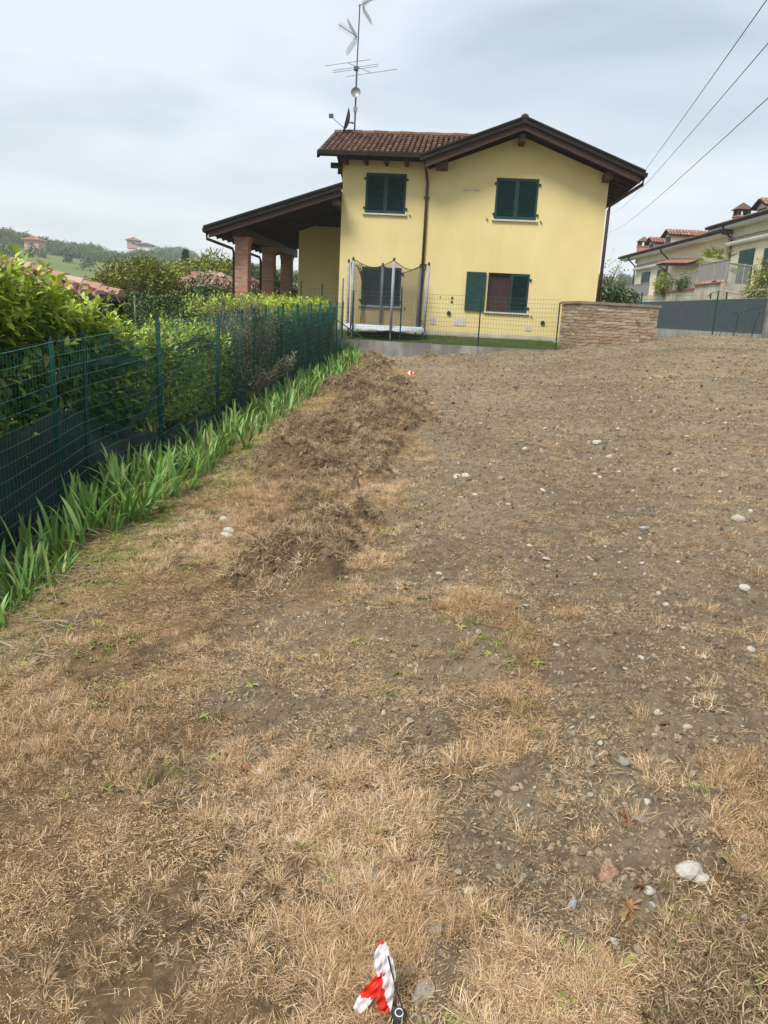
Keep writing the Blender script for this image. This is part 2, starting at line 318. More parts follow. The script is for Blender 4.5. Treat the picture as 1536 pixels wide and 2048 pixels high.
def np_mesh(name,V,Fq,mat,tint=None,smooth=False,off=(0,0,0)):
    V=np.asarray(V,np.float32)-np.array(off,np.float32); Fq=np.asarray(Fq,np.int32); k=Fq.shape[1]
    me=bpy.data.meshes.new(name); me.vertices.add(len(V)); me.vertices.foreach_set('co',V.ravel())
    me.loops.add(Fq.size); me.loops.foreach_set('vertex_index',Fq.ravel()); me.polygons.add(len(Fq)); me.polygons.foreach_set('loop_start',np.arange(len(Fq),dtype=np.int32)*k)
    me.update(calc_edges=True)
    if tint is not None: a=me.attributes.new('tint','FLOAT','POINT'); a.data.foreach_set('value',np.asarray(tint,np.float32))
    if smooth: me.polygons.foreach_set('use_smooth',np.ones(len(Fq),bool))
    me.materials.append(mat); return me
OFF={}
def thing(name,label,cat,loc=(0,0,0),rz=0,group=None):
    o=bpy.data.objects.new(name,None); COL.objects.link(o); o.location=loc; o.rotation_euler=(0,0,rz); o.empty_display_size=.2
    o['label']=label; o['category']=cat
    if group: o['group']=group
    OFF[o.name]=tuple(loc) if rz==0 else (0,0,loc[2]); return o
def root(o):
    while o.parent: o=o.parent
    return o
def part(name,mb,mat,parent,label=None,kind=None,smooth=False):
    me=mb if isinstance(mb,bpy.types.Mesh) else mb.mesh(name,mat,OFF.get(root(parent).name,(0,0,0)),smooth)
    o=bpy.data.objects.new(name,me); COL.objects.link(o); o.parent=parent
    if label: o['label']=label
    if kind: o['kind']=kind
    return o
def solo(name,mb,mat,label,cat,group=None,origin=None,smooth=False,rz=0):
    if origin is None and not isinstance(mb,bpy.types.Mesh):
        A=np.array(mb.v); origin=(float(A[:,0].mean()),float(A[:,1].mean()),float(A[:,2].min()))
    me=mb if isinstance(mb,bpy.types.Mesh) else mb.mesh(name,mat,origin,smooth)
    o=bpy.data.objects.new(name,me); COL.objects.link(o); o.location=origin; o.rotation_euler=(0,0,rz); o['label']=label; o['category']=cat
    if group: o['group']=group
    return o
def struct(name,me,mat=None,kind='structure',label=None):
    if not isinstance(me,bpy.types.Mesh): me=me.mesh(name,mat)
    o=bpy.data.objects.new(name,me); COL.objects.link(o); o['kind']=kind
    if label: o['label']=label
    return o
# ------------------------------------------------------------------ ground material
def ground_material():
    m,t,b=shade('ground'); b.inputs['Roughness'].default_value=.97; b.inputs['Specular IOR Level'].default_value=.1
    tc=N(t,'ShaderNodeTexCoord')
    def noise(sc,det=6,ro=.6,vec=None):
        n=N(t,'ShaderNodeTexNoise'); n.inputs['Scale'].default_value=sc; n.inputs['Detail'].default_value=det; n.inputs['Roughness'].default_value=ro; t.links.new(vec or tc.outputs['Object'],n.inputs[0]); return n.outputs[0]
    def ramp(src,stops):
        r=N(t,'ShaderNodeValToRGB'); t.links.new(src,r.inputs[0]); el=r.color_ramp.elements
        while len(el)<len(stops): el.new(.5)
        for i,(p,c) in enumerate(stops): el[i].position=p; el[i].color=rgb(c)
        return r.outputs[0]
    def mix(fac,a,b_,bt='MIX'):
        x=N(t,'ShaderNodeMix',data_type='RGBA',blend_type=bt)
        if isinstance(fac,float): x.inputs[0].default_value=fac
        else: t.links.new(fac,x.inputs[0])
        t.links.new(a,x.inputs[6]); t.links.new(b_,x.inputs[7]); return x.outputs[2]
    def attr(n): return N(t,'ShaderNodeAttribute',attribute_name=n).outputs['Fac']
    soil=ramp(noise(11,10,.78),[(.3,(.11,.083,.053)),(.5,(.25,.195,.13)),(.68,(.43,.345,.245))])
    soil=mix(ramp(noise(.9,4),[(.35,(0,0,0)),(.7,(.6,.6,.6))]),soil,ramp(noise(14,10,.78),[(.3,(.13,.095,.06)),(.7,(.38,.29,.195))]))
    dp=N(t,'ShaderNodeMix',data_type='RGBA',blend_type='MULTIPLY'); dp.inputs[0].default_value=1; t.links.new(soil,dp.inputs[6]); t.links.new(ramp(noise(.45,5,.6),[(.35,(.84,.83,.82)),(.6,(1.18,1.18,1.18))]),dp.inputs[7]); soil=dp.outputs[2]
    # small pale grit
    v=N(t,'ShaderNodeTexVoronoi'); v.inputs['Scale'].default_value=28; t.links.new(tc.outputs['Object'],v.inputs[0])
    g=N(t,'ShaderNodeMapRange'); g.inputs['From Min'].default_value=.22; g.inputs['From Max'].default_value=.14; t.links.new(v.outputs['Distance'],g.inputs[0])
    v2=N(t,'ShaderNodeSeparateColor'); t.links.new(v.outputs['Color'],v2.inputs[0])
    gg=N(t,'ShaderNodeMath',operation='GREATER_THAN'); gg.inputs[1].default_value=.72; t.links.new(v2.outputs[0],gg.inputs[0])
    gm=N(t,'ShaderNodeMath',operation='MULTIPLY'); t.links.new(g.outputs[0],gm.inputs[0]); t.links.new(gg.outputs[0],gm.inputs[1])
    gr=N(t,'ShaderNodeRGB'); gr.outputs[0].default_value=(.44,.38,.29,1)
    soil=mix(gm.outputs[0],soil,gr.outputs[0])
    # stretched straw fibres lying on the soil
    w=N(t,'ShaderNodeTexWave'); 
    straw=ramp(noise(26,10,.8),[(.3,(.06,.04,.024)),(.5,(.17,.115,.068)),(.62,(.36,.25,.15)),(.75,(.58,.42,.27))])
    straw=mix(ramp(noise(1.6,4),[(.45,(0,0,0)),(.7,(.7,.7,.7))]),straw,ramp(noise(30,10,.8),[(.3,(.17,.10,.05)),(.5,(.46,.29,.14)),(.72,(.68,.47,.25))]))
    green=ramp(noise(24,8,.75),[(.3,(.11,.09,.035)),(.5,(.30,.27,.085)),(.7,(.52,.46,.17))])
    mound=ramp(noise(22,10,.8),[(.3,(.05,.033,.02)),(.5,(.15,.10,.06)),(.72,(.34,.24,.15))])
    c=mix(attr('soil'),straw,soil); c=mix(attr('edge'),c,green); c=mix(attr('mound'),c,mound)
    gv=attr('grassy')
    gcol=ramp(noise(20,8,.75),[(.3,(.045,.075,.02)),(.7,(.15,.19,.055))]); c=mix(gv,c,gcol)
    t.links.new(c,b.inputs['Base Color'])
    bp=N(t,'ShaderNodeBump'); bp.inputs['Strength'].default_value=1; bp.inputs['Distance'].default_value=.03
    t.links.new(noise(34,10,.78),bp.inputs['Height']); t.links.new(bp.outputs[0],b.inputs['Normal'])
    return m
ground_m=ground_material()
def grid_mesh(name,X,Y,Z,mat,attrs,keep=None,smooth=True):
    r,c=X.shape; V=np.stack([X,Y,Z],-1).reshape(-1,3); idx=np.arange(r*c).reshape(r,c)
    Fq=np.stack([idx[:-1,:-1],idx[:-1,1:],idx[1:,1:],idx[1:,:-1]],-1).reshape(-1,4)
    if keep is not None: k=keep.reshape(-1); Fq=Fq[k[Fq].all(1)]
    me=np_mesh(name,V,Fq,mat,smooth=smooth)
    for n,a in attrs.items(): at=me.attributes.new(n,'FLOAT','POINT'); at.data.foreach_set('value',a.reshape(-1).astype(np.float32))
    return me
rows,cols=660,560
yy=.5*(27.5/.5)**(np.linspace(0,1,rows)); uu=np.linspace(-1,1,cols)
Yg=np.repeat(yy[:,None],cols,1); Xg=uu[None,:]*(2.0+.66*yy[:,None])
Zg=H(Xg,Yg); so_,mo_,ed_=masks(Xg,Yg)
fdg=Xg-fence_x(Yg)
gr_=sstep(.1,.5,-fdg)*.9+sstep(25.2,26.2,Yg)*(Xg>6)*.8
keep=(Yg<wall_y(Xg)+.12)|(Xg>4.6)
struct('soil_field',grid_mesh('soil_field',Xg,Yg,Zg,ground_m,dict(soil=so_,mound=mo_,edge=ed_,grassy=np.clip(gr_,0,1)),keep))
# middle ground
def midz(x,y):
    z=H(x,y,False)-.06
    z=np.where(x>16,z+2.6*sstep(16,19,x),z)
    z=np.where(y<24.6,z-.35,z)
    k=sstep(28,60,y)
    return z*(1-k)+np.where(x<2,-2.2,np.where(x>16,2.2,np.where(x>8,1.36,-2.2+3.56*(x-2)/6)))*k
xs=np.linspace(-90,90,181); ys=np.linspace(-30,130,161); Xm,Ym=np.meshgrid(xs,ys)
Zm=midz(Xm,Ym); z0=np.zeros_like(Zm)
struct('surrounding_ground',grid_mesh('surrounding_ground',Xm,Ym,Zm,ground_m,dict(soil=z0,mound=z0,edge=z0,grassy=z0+1.)))
# ------------------------------------------------------------------ far hills (polar sheet to the horizon, all round)
AZ=np.array([-180,-120,-60,-40,-26.1,-23.3,-20.2,-17,-13.8,-11.6,-9.9,-7,0,8,15.1,16.2,25,60,120,180.])
CR=np.array([15,20,36,35,31,28,25.3,24,23.2,23,22,20,18,22,27,25,22,20,15,15.])
def hill(r,azd):
    c=np.interp(azd,AZ,CR); g=np.interp(r,[0,90,150,330,430,520,700,1200,3000,6000],[0,.0,.17,.70,1.0,1.04,1.1,1.6,2.6,3.])
    z=-2+(c+2)*g
    x=r*np.sin(np.radians(azd)); y=r*np.cos(np.radians(azd))
    z=z+(fbm(x/70,y/70,3,41)-.5)*6*sstep(120,300,r)
    z=z+15*np.exp(-((azd+15.6)/2.1)**4)*np.exp(-((r-650)/120)**2)          # wooded knoll
    z=z+2.4*sstep(6,9,azd)*(1-sstep(150,300,r))
    return z
rr=60*(1300/60)**np.linspace(0,1,80); aa=np.linspace(-180,180,541); Rf,Af=np.meshgrid(rr,aa,indexing='ij')
Xf=Rf*np.sin(np.radians(Af)); Yf=Rf*np.cos(np.radians(Af)); Zf=hill(Rf,Af)
def hills_material():
    m,t,b=shade('hill_fields'); b.inputs['Roughness'].default_value=1; b.inputs['Specular IOR Level'].default_value=.05
    tc=N(t,'ShaderNodeTexCoord'); a=N(t,'ShaderNodeAttribute',attribute_name='field').outputs['Fac']
    n=N(t,'ShaderNodeTexNoise'); n.inputs['Scale'].default_value=.012; n.inputs['Detail'].default_value=3; n.inputs['Distortion'].default_value=.6; t.links.new(tc.outputs['Object'],n.inputs[0])
    r=N(t,'ShaderNodeValToRGB'); t.links.new(n.outputs[0],r.inputs[0]); el=r.color_ramp.elements; el[0].position=.42; el[0].color=(.30,.27,.15,1); el[1].position=.5; el[1].color=(.19,.235,.085,1)
    el.new(.46).color=(.24,.25,.12,1)
    n2=N(t,'ShaderNodeTexNoise'); n2.inputs['Scale'].default_value=.15; n2.inputs['Detail'].default_value=8; t.links.new(tc.outputs['Object'],n2.inputs[0])
    r2=N(t,'ShaderNodeValToRGB'); t.links.new(n2.outputs[0],r2.inputs[0]); r2.color_ramp.elements[0].position=.3; r2.color_ramp.elements[0].color=(.03,.06,.02,1); r2.color_ramp.elements[1].position=.7; r2.color_ramp.elements[1].color=(.07,.11,.035,1)
    mm=N(t,'ShaderNodeMix',data_type='RGBA'); t.links.new(a,mm.inputs[0]); t.links.new(r2.outputs[0],mm.inputs[6]); t.links.new(r.outputs[0],mm.inputs[7])
    mu=N(t,'ShaderNodeMix',data_type='RGBA',blend_type='MULTIPLY'); mu.inputs[0].default_value=.35; t.links.new(mm.outputs[2],mu.inputs[6]); t.links.new(n2.outputs[0],mu.inputs[7]); t.links.new(mu.outputs[2],b.inputs['Base Color']); return m
def is_field(r,az):
    x=r*np.sin(np.radians(az)); y=r*np.cos(np.radians(az)); w=(fbm(x/40,y/40,3,51)-.5)*70
    return sstep(95,110,r+w*.3)*(1-sstep(325,340,r+w*.5))
struct('hills',grid_mesh('hills',Xf,Yf,Zf,hills_material(),dict(field=is_field(Rf,Af))))
# ------------------------------------------------------------------ geometry-node scatter for uncountable stuff
PROT=bpy.data.collections.new('prototypes')
def proto_set(name,meshes):
    c=bpy.data.collections.new(name)
    for i,me in enumerate(meshes):
        o=bpy.data.objects.new('%s_%02d'%(name,i),me); c.objects.link(o)
    return c
def scatter(name,P,rot,scale,itint,coll,npro,label,pi=None):
    me=bpy.data.meshes.new(name); P=np.asarray(P,np.float32); n=len(P); me.vertices.add(n); me.vertices.foreach_set('co',P.ravel())
    me.attributes.new('rot','FLOAT_VECTOR','POINT').data.foreach_set('vector',np.asarray(rot,np.float32).ravel())
    me.attributes.new('scl','FLOAT','POINT').data.foreach_set('value',np.asarray(scale,np.float32))
    me.attributes.new('itint','FLOAT','POINT').data.foreach_set('value',np.asarray(itint,np.float32))
    if pi is None: pi=rng.integers(0,npro,n)
    me.attributes.new('pi','INT','POINT').data.foreach_set('value',np.asarray(pi,np.int32))
    o=bpy.data.objects.new(name,me); COL.objects.link(o); o['kind']='stuff'; o['label']=label
    g=bpy.data.node_groups.new(name+'_nodes','GeometryNodeTree')
    g.interface.new_socket('Geometry',in_out='INPUT',socket_type='NodeSocketGeometry'); g.interface.new_socket('Geometry',in_out='OUTPUT',socket_type='NodeSocketGeometry')
    gi=g.nodes.new('NodeGroupInput'); go=g.nodes.new('NodeGroupOutput'); ci=g.nodes.new('GeometryNodeCollectionInfo'); ci.inputs[0].default_value=coll; ci.inputs[1].default_value=True; ci.inputs[2].default_value=True
    ip=g.nodes.new('GeometryNodeInstanceOnPoints'); ip.inputs['Pick Instance'].default_value=True
    def na(n,t): a=g.nodes.new('GeometryNodeInputNamedAttribute'); a.data_type=t; a.inputs[0].default_value=n; return a.outputs[0]
    g.links.new(gi.outputs[0],ip.inputs['Points']); g.links.new(ci.outputs[0],ip.inputs['Instance'])
    g.links.new(na('pi','INT'),ip.inputs['Instance Index']); g.links.new(na('rot','FLOAT_VECTOR'),ip.inputs['Rotation']); g.links.new(na('scl','FLOAT'),ip.inputs['Scale'])
    g.links.new(ip.outputs[0],go.inputs[0])
    md=o.modifiers.new('scatter','NODES'); md.node_group=g; return o
def blades(n,lmin,lmax,wid,spread,lean,curve,mat,name,flat=0.,seg=3,zjit=0.):
    """n tapered bent grass blades in one mesh"""
    V=[];Fq=[];T=[]
    for i in range(n):
        a=rng.uniform(0,2*math.pi); r=spread*math.sqrt(rng.uniform()); base=np.array([r*math.cos(a),r*math.sin(a),rng.uniform(-.004,.004)+zjit*rng.uniform()])
        d=a+rng.normal(0,.9); L=rng.uniform(lmin,lmax); w=wid*rng.uniform(.6,1.4)
        el=math.pi/2-abs(rng.normal(lean,.35)); 
        if flat and rng.uniform()<flat: el=rng.normal(.06,.12)
        el=max(-.15,el); cv=curve*rng.normal(1,.5)
        p=base.copy(); dirh=np.array([math.cos(d),math.sin(d),0]); side=np.array([-math.sin(d),math.cos(d),0]); turn=rng.normal(0,.35); b0=len(V); t=rng.uniform()
        tw=rng.uniform(0,math.pi)
        for k in range(seg+1):
            ww=w*(1-k/seg)**.6*.5+.0001
            sd=side*math.cos(tw)+np.array([0,0,1])*math.sin(tw)*.6
            V+=[p-sd*ww,p+sd*ww]; T+=[t,t]
            p=p+(dirh*math.cos(el)+np.array([0,0,math.sin(el)]))*L/seg; el-=cv/seg
            if p[2]<-.002: p[2]=.002
            dirh=dirh+side*turn/seg; dirh/=np.linalg.norm(dirh)
            side=np.array([-dirh[1],dirh[0],0])
        for k in range(seg): q=b0+2*k; Fq.append((q,q+1,q+3,q+2))
    return np_mesh(name,V,Fq,mat,T)
def lump(name,mat,sub=2,rough=.25,flatz=.6,seed=0,stretch=1.3):
    bmm=bmesh.new(); bmesh.ops.create_icosphere(bmm,subdivisions=sub,radius=1)
    r=random.Random(seed); ax=[(Vector((r.gauss(0,1),r.gauss(0,1),r.gauss(0,1))).normalized(),r.uniform(-rough,rough)) for _ in range(14)]
    for v in bmm.verts:
        d=v.co.normalized(); k=1+sum(a*max(0,d.dot(q))**3 for q,a in ax); v.co=Vector((d.x*k*stretch,d.y*k,d.z*k*flatz))
    me=bpy.data.meshes.new(name); bmm.to_mesh(me); bmm.free(); me.materials.append(mat)
    me.polygons.foreach_set('use_smooth',[sub>1 and not name=='stone']*len(me.polygons))
    a=me.attributes.new('tint','FLOAT','POINT'); a.data.foreach_set('value',np.full(len(me.vertices),r.random(),np.float32)); return me
def rosette(n,L,wid,mat,name,lift=.35,wavy=.2):
    V=[];Fq=[];T=[]
    for i in range(n):
        a=2*math.pi*i/n+rng.normal(0,.35); l=L*rng.uniform(.5,1.1); el=rng.uniform(.05,lift*2); d=np.array([math.cos(a),math.sin(a),0]); s=np.array([-math.sin(a),math.cos(a),0]); p=np.zeros(3); b0=len(V); t=rng.uniform()
        for k in range(5):
            u=k/4; ww=wid*(math.sin(math.pi*min(1,.12+u*.88))**.8)*.5+.0006; ww*=1+wavy*rng.normal()
            V+=[p-s*ww+np.array([0,0,.25*ww]),p,p+s*ww+np.array([0,0,.25*ww])]; T+=[t]*3
            p=p+(d*math.cos(el)+np.array([0,0,math.sin(el)]))*l/4; el-=.28
        for k in range(4): q=b0+3*k; Fq+=[(q,q+1,q+4,q+3),(q+1,q+2,q+5,q+4)]
    return np_mesh(name,V,Fq,mat,T)
def field_points(dens_near,ymax,ymin=.9,ref=4.,power=1.,marg=.5):
    """random world points over the plot; density falls off with distance"""
    ysamp=np.linspace(ymin,ymax,400); wid=2*(marg+.56*ysamp); d=dens_near*np.minimum(1,(ref/ysamp)**power)
    cum=np.cumsum(d*wid*(ysamp[1]-ysamp[0])); n=int(cum[-1]); u=rng.uniform(0,cum[-1],n); y=np.interp(u,cum,ysamp)+rng.uniform(-.03,.03,n)
    x=rng.uniform(-1,1,n)*(marg+.56*y); ok=(x>fence_x(y)+.1)&((y<wall_y(x)-.15)|(x>4.9)&(y<25.0)); return x[ok],y[ok]
def tilt_rot(n,s=.2): return np.stack([rng.normal(0,s,n),rng.normal(0,s,n),rng.uniform(0,2*math.pi,n)],1)
# prototypes
def flakes(base,n,rad,mat):
    V=np.zeros((len(base.vertices),3),np.float32); base.vertices.foreach_get('co',V.ravel()); Fb=np.zeros((len(base.polygons),4),np.int32); base.polygons.foreach_get('vertices',Fb.ravel()); T=np.zeros(len(V),np.float32); base.attributes['tint'].data.foreach_get('value',T)
    Vn=[];Fn=[];Tn=[]; n0=len(V)
    for i in range(n):
        a=rng.uniform(0,6.3); r=rad*math.sqrt(rng.uniform()); c=np.array([r*math.cos(a),r*math.sin(a),rng.uniform(.001,.010)]); b=rng.uniform(0,6.3); u=np.array([math.cos(b),math.sin(b),rng.normal(0,.35)])*rng.uniform(.002,.006); w=np.array([-math.sin(b),math.cos(b),rng.normal(0,.5)])*rng.uniform(.001,.0025)
        Vn+=[c-u,c-w,c+u,c+w]; Fn.append((n0+4*i,n0+4*i+1,n0+4*i+2,n0+4*i+3)); Tn+=[rng.uniform()**1.5*.8]*4
    return np_mesh(base.name,np.concatenate([V,np.array(Vn)]),np.concatenate([Fb,np.array(Fn)]),mat,np.concatenate([T,Tn]))
tuft=proto_set('dry_tuft',[blades(85,.022,.06,.0020,.045,.75,.8,straw_i,'dry_tuft',.3) for i in range(6)]+[blades(75,.035,.085,.0019,.03,.5,.9,straw_i,'dry_tuft',.1) for i in range(3)])
matt=proto_set('straw_mat',[flakes(blades(105,.012,.055,.0018,.13,1.35,.45,straw_i,'straw_mat',.7,2,.010),120,.14,straw_i) for i in range(7)])
turf=proto_set('turf_clump',[blades(130,.02,.07,.0032,.06,1.0,1.5,turf_i,'turf_clump',.2,2,.035) for i in range(6)])
weed=proto_set('weed',[rosette(8,.05,.012,green_i,'weed') for i in range(4)]+[blades(30,.02,.06,.004,.03,.7,.8,green_i,'weed') for i in range(3)])
redw=proto_set('red_weed',[rosette(15,.07,.011,redweed_i,'red_weed',.7,.45) for i in range(4)])
clod=proto_set('clod',[lump('clod',clod_i,1,.5,.75,i) for i in range(8)])
peb=proto_set('pebble',[lump('pebble',peb_i,1 if i%2 else 2,.4,.6,20+i) for i in range(6)])
# --- dry grass
def band(x,y): return fbm(x*1.3,y*1.3,3,77)
x,y=field_points(1700,23,ref=2.2,power=1.15); s,m,e=masks(x,y)
p=(1-s)**1.2*(1-m*.7)*np.clip((band(x,y)-.33)*4.2,.10,1)*np.clip((fbm(x*4,y*4,3,33)-.3)*5,.25,1)+.045*s*(fbm(x*1.2,y*1.2,2,12)>.5)+.25*(poly_sd([g0(*q) for q in [(1260,1520),(1340,1530),(1350,1590),(1250,1580)]],x,y)>0)+.7*(poly_sd([g0(*q) for q in [(1420,1540),(1560,1500),(1700,1600),(1600,1760),(1450,1700)]],x,y)+(fbm(x*6,y*6,2,3)-.5)*.3>0)+.8*(poly_sd([g0(*q) for q in [(960,1930),(1200,1900),(1260,2048),(1200,2150),(1000,2150)]],x,y)+(fbm(x*9,y*9,2,3)-.5)*.2>0)+.4*(poly_sd([g0(*q) for q in [(1100,1225),(1180,1220),(1170,1255),(1100,1255)]],x,y)>0); p*=(1-.6*e)
dn=np.ones_like(x); k=rng.uniform(size=len(x))<p; x,y,s,m=x[k],y[k],s[k],m[k]; n=len(x)
it=np.clip(.58+1.5*(fbm(x*1.3,y*1.3,4,88)-.5)+rng.normal(0,.12,n)-.25*m-.1*s,0,1)
sc=(rng.uniform(.55,1.35,n))*(.8+.35*sstep(5,14,y))*(.75+.6*(band(x,y)))
scatter('dry_grass',np.stack([x,y,H(x,y)-.004],1),tilt_rot(n,.18),sc,it,tuft,9,'tan dead grass tufts covering the sprayed part of the plot'); print('tufts',n)
# --- straw litter
x,y=field_points(420,24.5,ref=2.5,power=1.0); s,m,e=masks(x,y)
p=.30*s+.6*(1-s)*(1-m)+.45*m; p*=np.clip((fbm(x*2,y*2,3,99)-.3)*3,.12,1); k=rng.uniform(size=len(x))<p; x,y,s=x[k],y[k],s[k]; n=len(x)
it=np.clip(.5+rng.normal(0,.14,n)-.12*s+.7*(fbm(x*.9,y*.9,3,89)-.5),0,1)
scatter('straw_litter',np.stack([x,y,H(x,y)-.001],1),tilt_rot(n,.06),rng.uniform(.45,1.15,n),it,matt,7,'loose dry straw lying flat over soil and stubble'); print('mats',n)
# --- lumps of earth and roots in the heaps
sod_i=ramp_mat('sod',[(.08,.056,.035),(.19,.135,.083),(.33,.245,.155)],.95,.1,inst=True)
sodp=proto_set('sod',[lump('sod',sod_i,1,.9,.7,300+i) for i in range(9)])
x,y=field_points(620,23.5,ref=8,power=.5); s,m,e=masks(x,y); k=rng.uniform(size=len(x))<.8*m; x,y=x[k],y[k]; n=len(x); sc=np.exp(rng.normal(math.log(.013),.5,n))
scatter('earth_sods',np.stack([x,y,H(x,y)+sc*.35],1),rng.uniform(0,6.3,(n,3)),np.minimum(sc,.036),np.clip(.5+rng.normal(0,.25,n),0,1),sodp,9,'lumps of brown earth and roots inside the raked heaps'); k=rng.uniform(size=n)<.3; SODX,SODY,SODZ=x[k],y[k],H(x[k],y[k])+sc[k]*1.0
# --- torn turf on the heaps and in the bottom right corner
x,y=field_points(480,23.5,ref=6,power=.7); s,m,e=masks(x,y)
CORN=[g0(*q) for q in [(1330,1760),(1460,1780),(1700,1750),(1700,2200),(1250,2200),(1330,1990),(1380,1880)]]
cm=sstep(-.05,.12,poly_sd(CORN,x,y))
p=.75*np.clip(m*1.3,0,1)*np.clip((fbm(x*5,y*5,2,19)-.3)*5,.15,1)+1.0*cm+.006+.05*(fbm(x*1.5,y*1.5,2,71)>.66); k=rng.uniform(size=len(x))<p; x,y,m=x[k],y[k],m[k]; n=len(x)
it=np.clip(.42+1.6*(fbm(x*3.4,y*3.4,4,66)-.5)+rng.normal(0,.16,n),0,1)
ns_=len(SODX); zt0=H(x,y)-.01; x=np.concatenate([x,SODX]); y=np.concatenate([y,SODY]); zt0=np.concatenate([zt0,SODZ-.01]); m=np.concatenate([m,np.ones(ns_)]); it=np.concatenate([it,np.clip(.6+rng.normal(0,.18,ns_),0,1)]); n=len(x)
scatter('torn_turf',np.stack([x,y,zt0],1),tilt_rot(n,.9),rng.uniform(.4,1.35,n)*(.6+.4*np.clip(m*2+(y<3),0,1)),it,turf,6,'heaps of torn brown turf and roots raked together'); print('turf',n)
# --- green weeds
x,y=field_points(800,23,ref=4,power=.8); s,m,e=masks(x,y)
p=1.0*e*np.clip((fbm(x*2.2,y*2.2,3,61)-.32)*3,0,1)+.16*(1-s)*(1-m)*(fbm(x*1.8,y*1.8,3,62)>.57)+.10*(poly_sd([g0(*q) for q in [(640,1010),(780,960),(860,930),(880,1010),(760,1060)]],x,y)>-.1)+.35*(poly_sd([g0(*q) for q in [(890,1310),(1060,1280),(1080,1340),(920,1350)]],x,y)>-.02)
k=rng.uniform(size=len(x))<p; x,y,e=x[k],y[k],e[k]; n=len(x)
it=np.clip(.5+.3*rng.normal(0,1,n)*.6+.15*e,0,1)
scatter('green_weeds',np.stack([x,y,H(x,y)+.004],1),tilt_rot(n,.15),rng.uniform(.35,.95,n),it,weed,7,'small yellow green weeds sprouting through the dead grass'); print('weeds',n)
x,y=field_points(60,6,ref=4); s,m,e=masks(x,y)
p=.5*(poly_sd([g0(*q) for q in [(1150,1650),(1500,1640),(1560,1750),(1330,1830),(1250,1980),(1000,2060),(980,1880),(1120,1830)]],x,y)>0)*np.clip((fbm(x*5,y*5,2,13)-.35)*4,0,1)+.012; k=rng.uniform(size=len(x))<p; x,y=x[k],y[k]; n=len(x)
scatter('withered_dock',np.stack([x,y,H(x,y)+.004],1),tilt_rot(n,.2),rng.uniform(.35,.8,n),rng.uniform(0,1,n),redw,4,'withered reddish broad leaves low on the bare soil')
# --- clods and gravel
x,y=field_points(3000,25,ref=2.5,power=1.3); s,m,e=masks(x,y); p=.06+.94*s+.6*m; k=rng.uniform(size=len(x))<p; x,y=x[k],y[k]; n=len(x)
sc=np.exp(rng.normal(math.log(.0052),.55,n))*(.9+.5*sstep(4,15,y))
scatter('soil_clods',np.stack([x,y,H(x,y)+sc*.2],1),rng.uniform(0,6.3,(n,3)),np.minimum(sc,.008+.0025*y),np.clip(.5+rng.normal(0,.22,n),0,1),clod,8,'crumbs and clods of harrowed brown soil'); print('clods',n)
x,y=field_points(120,25,ref=2.6,power=1.0); s,m,e=masks(x,y); p=.08+.9*s*np.clip((fbm(x*1.2,y*1.2,3,44)-.25)*2.5,.2,1); k=rng.uniform(size=len(x))<p; x,y=x[k],y[k]; n=len(x)
sc=np.exp(rng.normal(math.log(.0062),.45,n))*(.9+.55*sstep(4,15,y))
scatter('gravel',np.stack([x,y,H(x,y)+sc*.25],1),tilt_rot(n,.3),np.minimum(sc,.010+.0022*y),np.clip(.5+rng.normal(0,.25,n),0,1),peb,6,'pale pebbles scattered through the soil'); print('gravel',n)
# ------------------------------------------------------------------ roof tiles
def tile_field(mb,c,u,v,wid,length,pitch=.17,row=.36,rad=.062,nn=4,under=True):
    """overlapping half round tiles; c corner, u unit along eave, v unit up slope"""
    c,u,v=map(lambda q:np.array(q,float),(c,u,v)); nrm=np.cross(u,v); nrm/=np.linalg.norm(nrm)
    if nrm[2]<0: nrm=-nrm
    nc=int(wid/pitch); nr=int(math.ceil(length/row))
    for i in range(nc):
        for j in range(nr):
            l=min(row+.05,length-j*row+.0)
            if l<.08: continue
            o=c+u*((i+.5)*wid/nc)+v*(j*row)
            V=[];
            for e_,(dd,hh,rs) in enumerate(((0,.034,1.08),(l,.006,.9))):
                for k in range(nn+1):
                    q=math.pi*k/nn; V.append(o+v*dd+u*rad*rs*math.cos(q)*-1+nrm*(hh+rad*rs*.85*math.sin(q)))
            n=nn+1; Fc=[(k,k+1,n+k+1,n+k) for k in range(nn)]; Fc.append(tuple(range(n)))
            mb.add(V,Fc)
    return mb
# ------------------------------------------------------------------ YELLOW HOUSE (local: x along facade, y back, z up)
ZB=1.20
house=thing('yellow_house','two-storey yellow house with green shutters and a brick pillared porch','house',(HO[0],HO[1],ZB),-TH)
# junction s=2.62, gable part 2.62..8.02
SJ,SR=2.62,8.02; AP=5.33; ZE=6.25; SL=.37
def gz_(s,off=0): return 7.28-SL*abs(s-AP)+off
# walls with openings built as strips round the windows
wins=[('upper',.73,1.98,4.85,6.01),('lower',.72,1.97,2.10,3.27),('upper',4.70,5.97,4.82,6.0),('lower',4.68,5.95,2.09,3.26)]
mb=MB(); T=.22
def wall_strip(mb,s0,s1,topf,ws):
    """front wall from s0 to s1 with openings ws; topf gives wall top z"""
    xs=sorted(set([s0,s1]+[w[1] for w in ws]+[w[2] for w in ws]+([AP] if s0<AP<s1 else [])))
    for a,b in zip(xs[:-1],xs[1:]):
        col=sorted([w for w in ws if w[1]<=a+1e-6 and w[2]>=b-1e-6],key=lambda w:w[3])
        z=1.42
        for w in col:
            mb.prism([(a,0,z),(b,0,z),(b,0,w[3]),(a,0,w[3])],(0,T,0)); z=w[4]
        mb.prism([(a,0,z),(b,0,z),(b,0,topf(b)),(a,0,topf(a))],(0,T,0))
wall_strip(mb,0,SJ,lambda s:6.36,wins[:2])
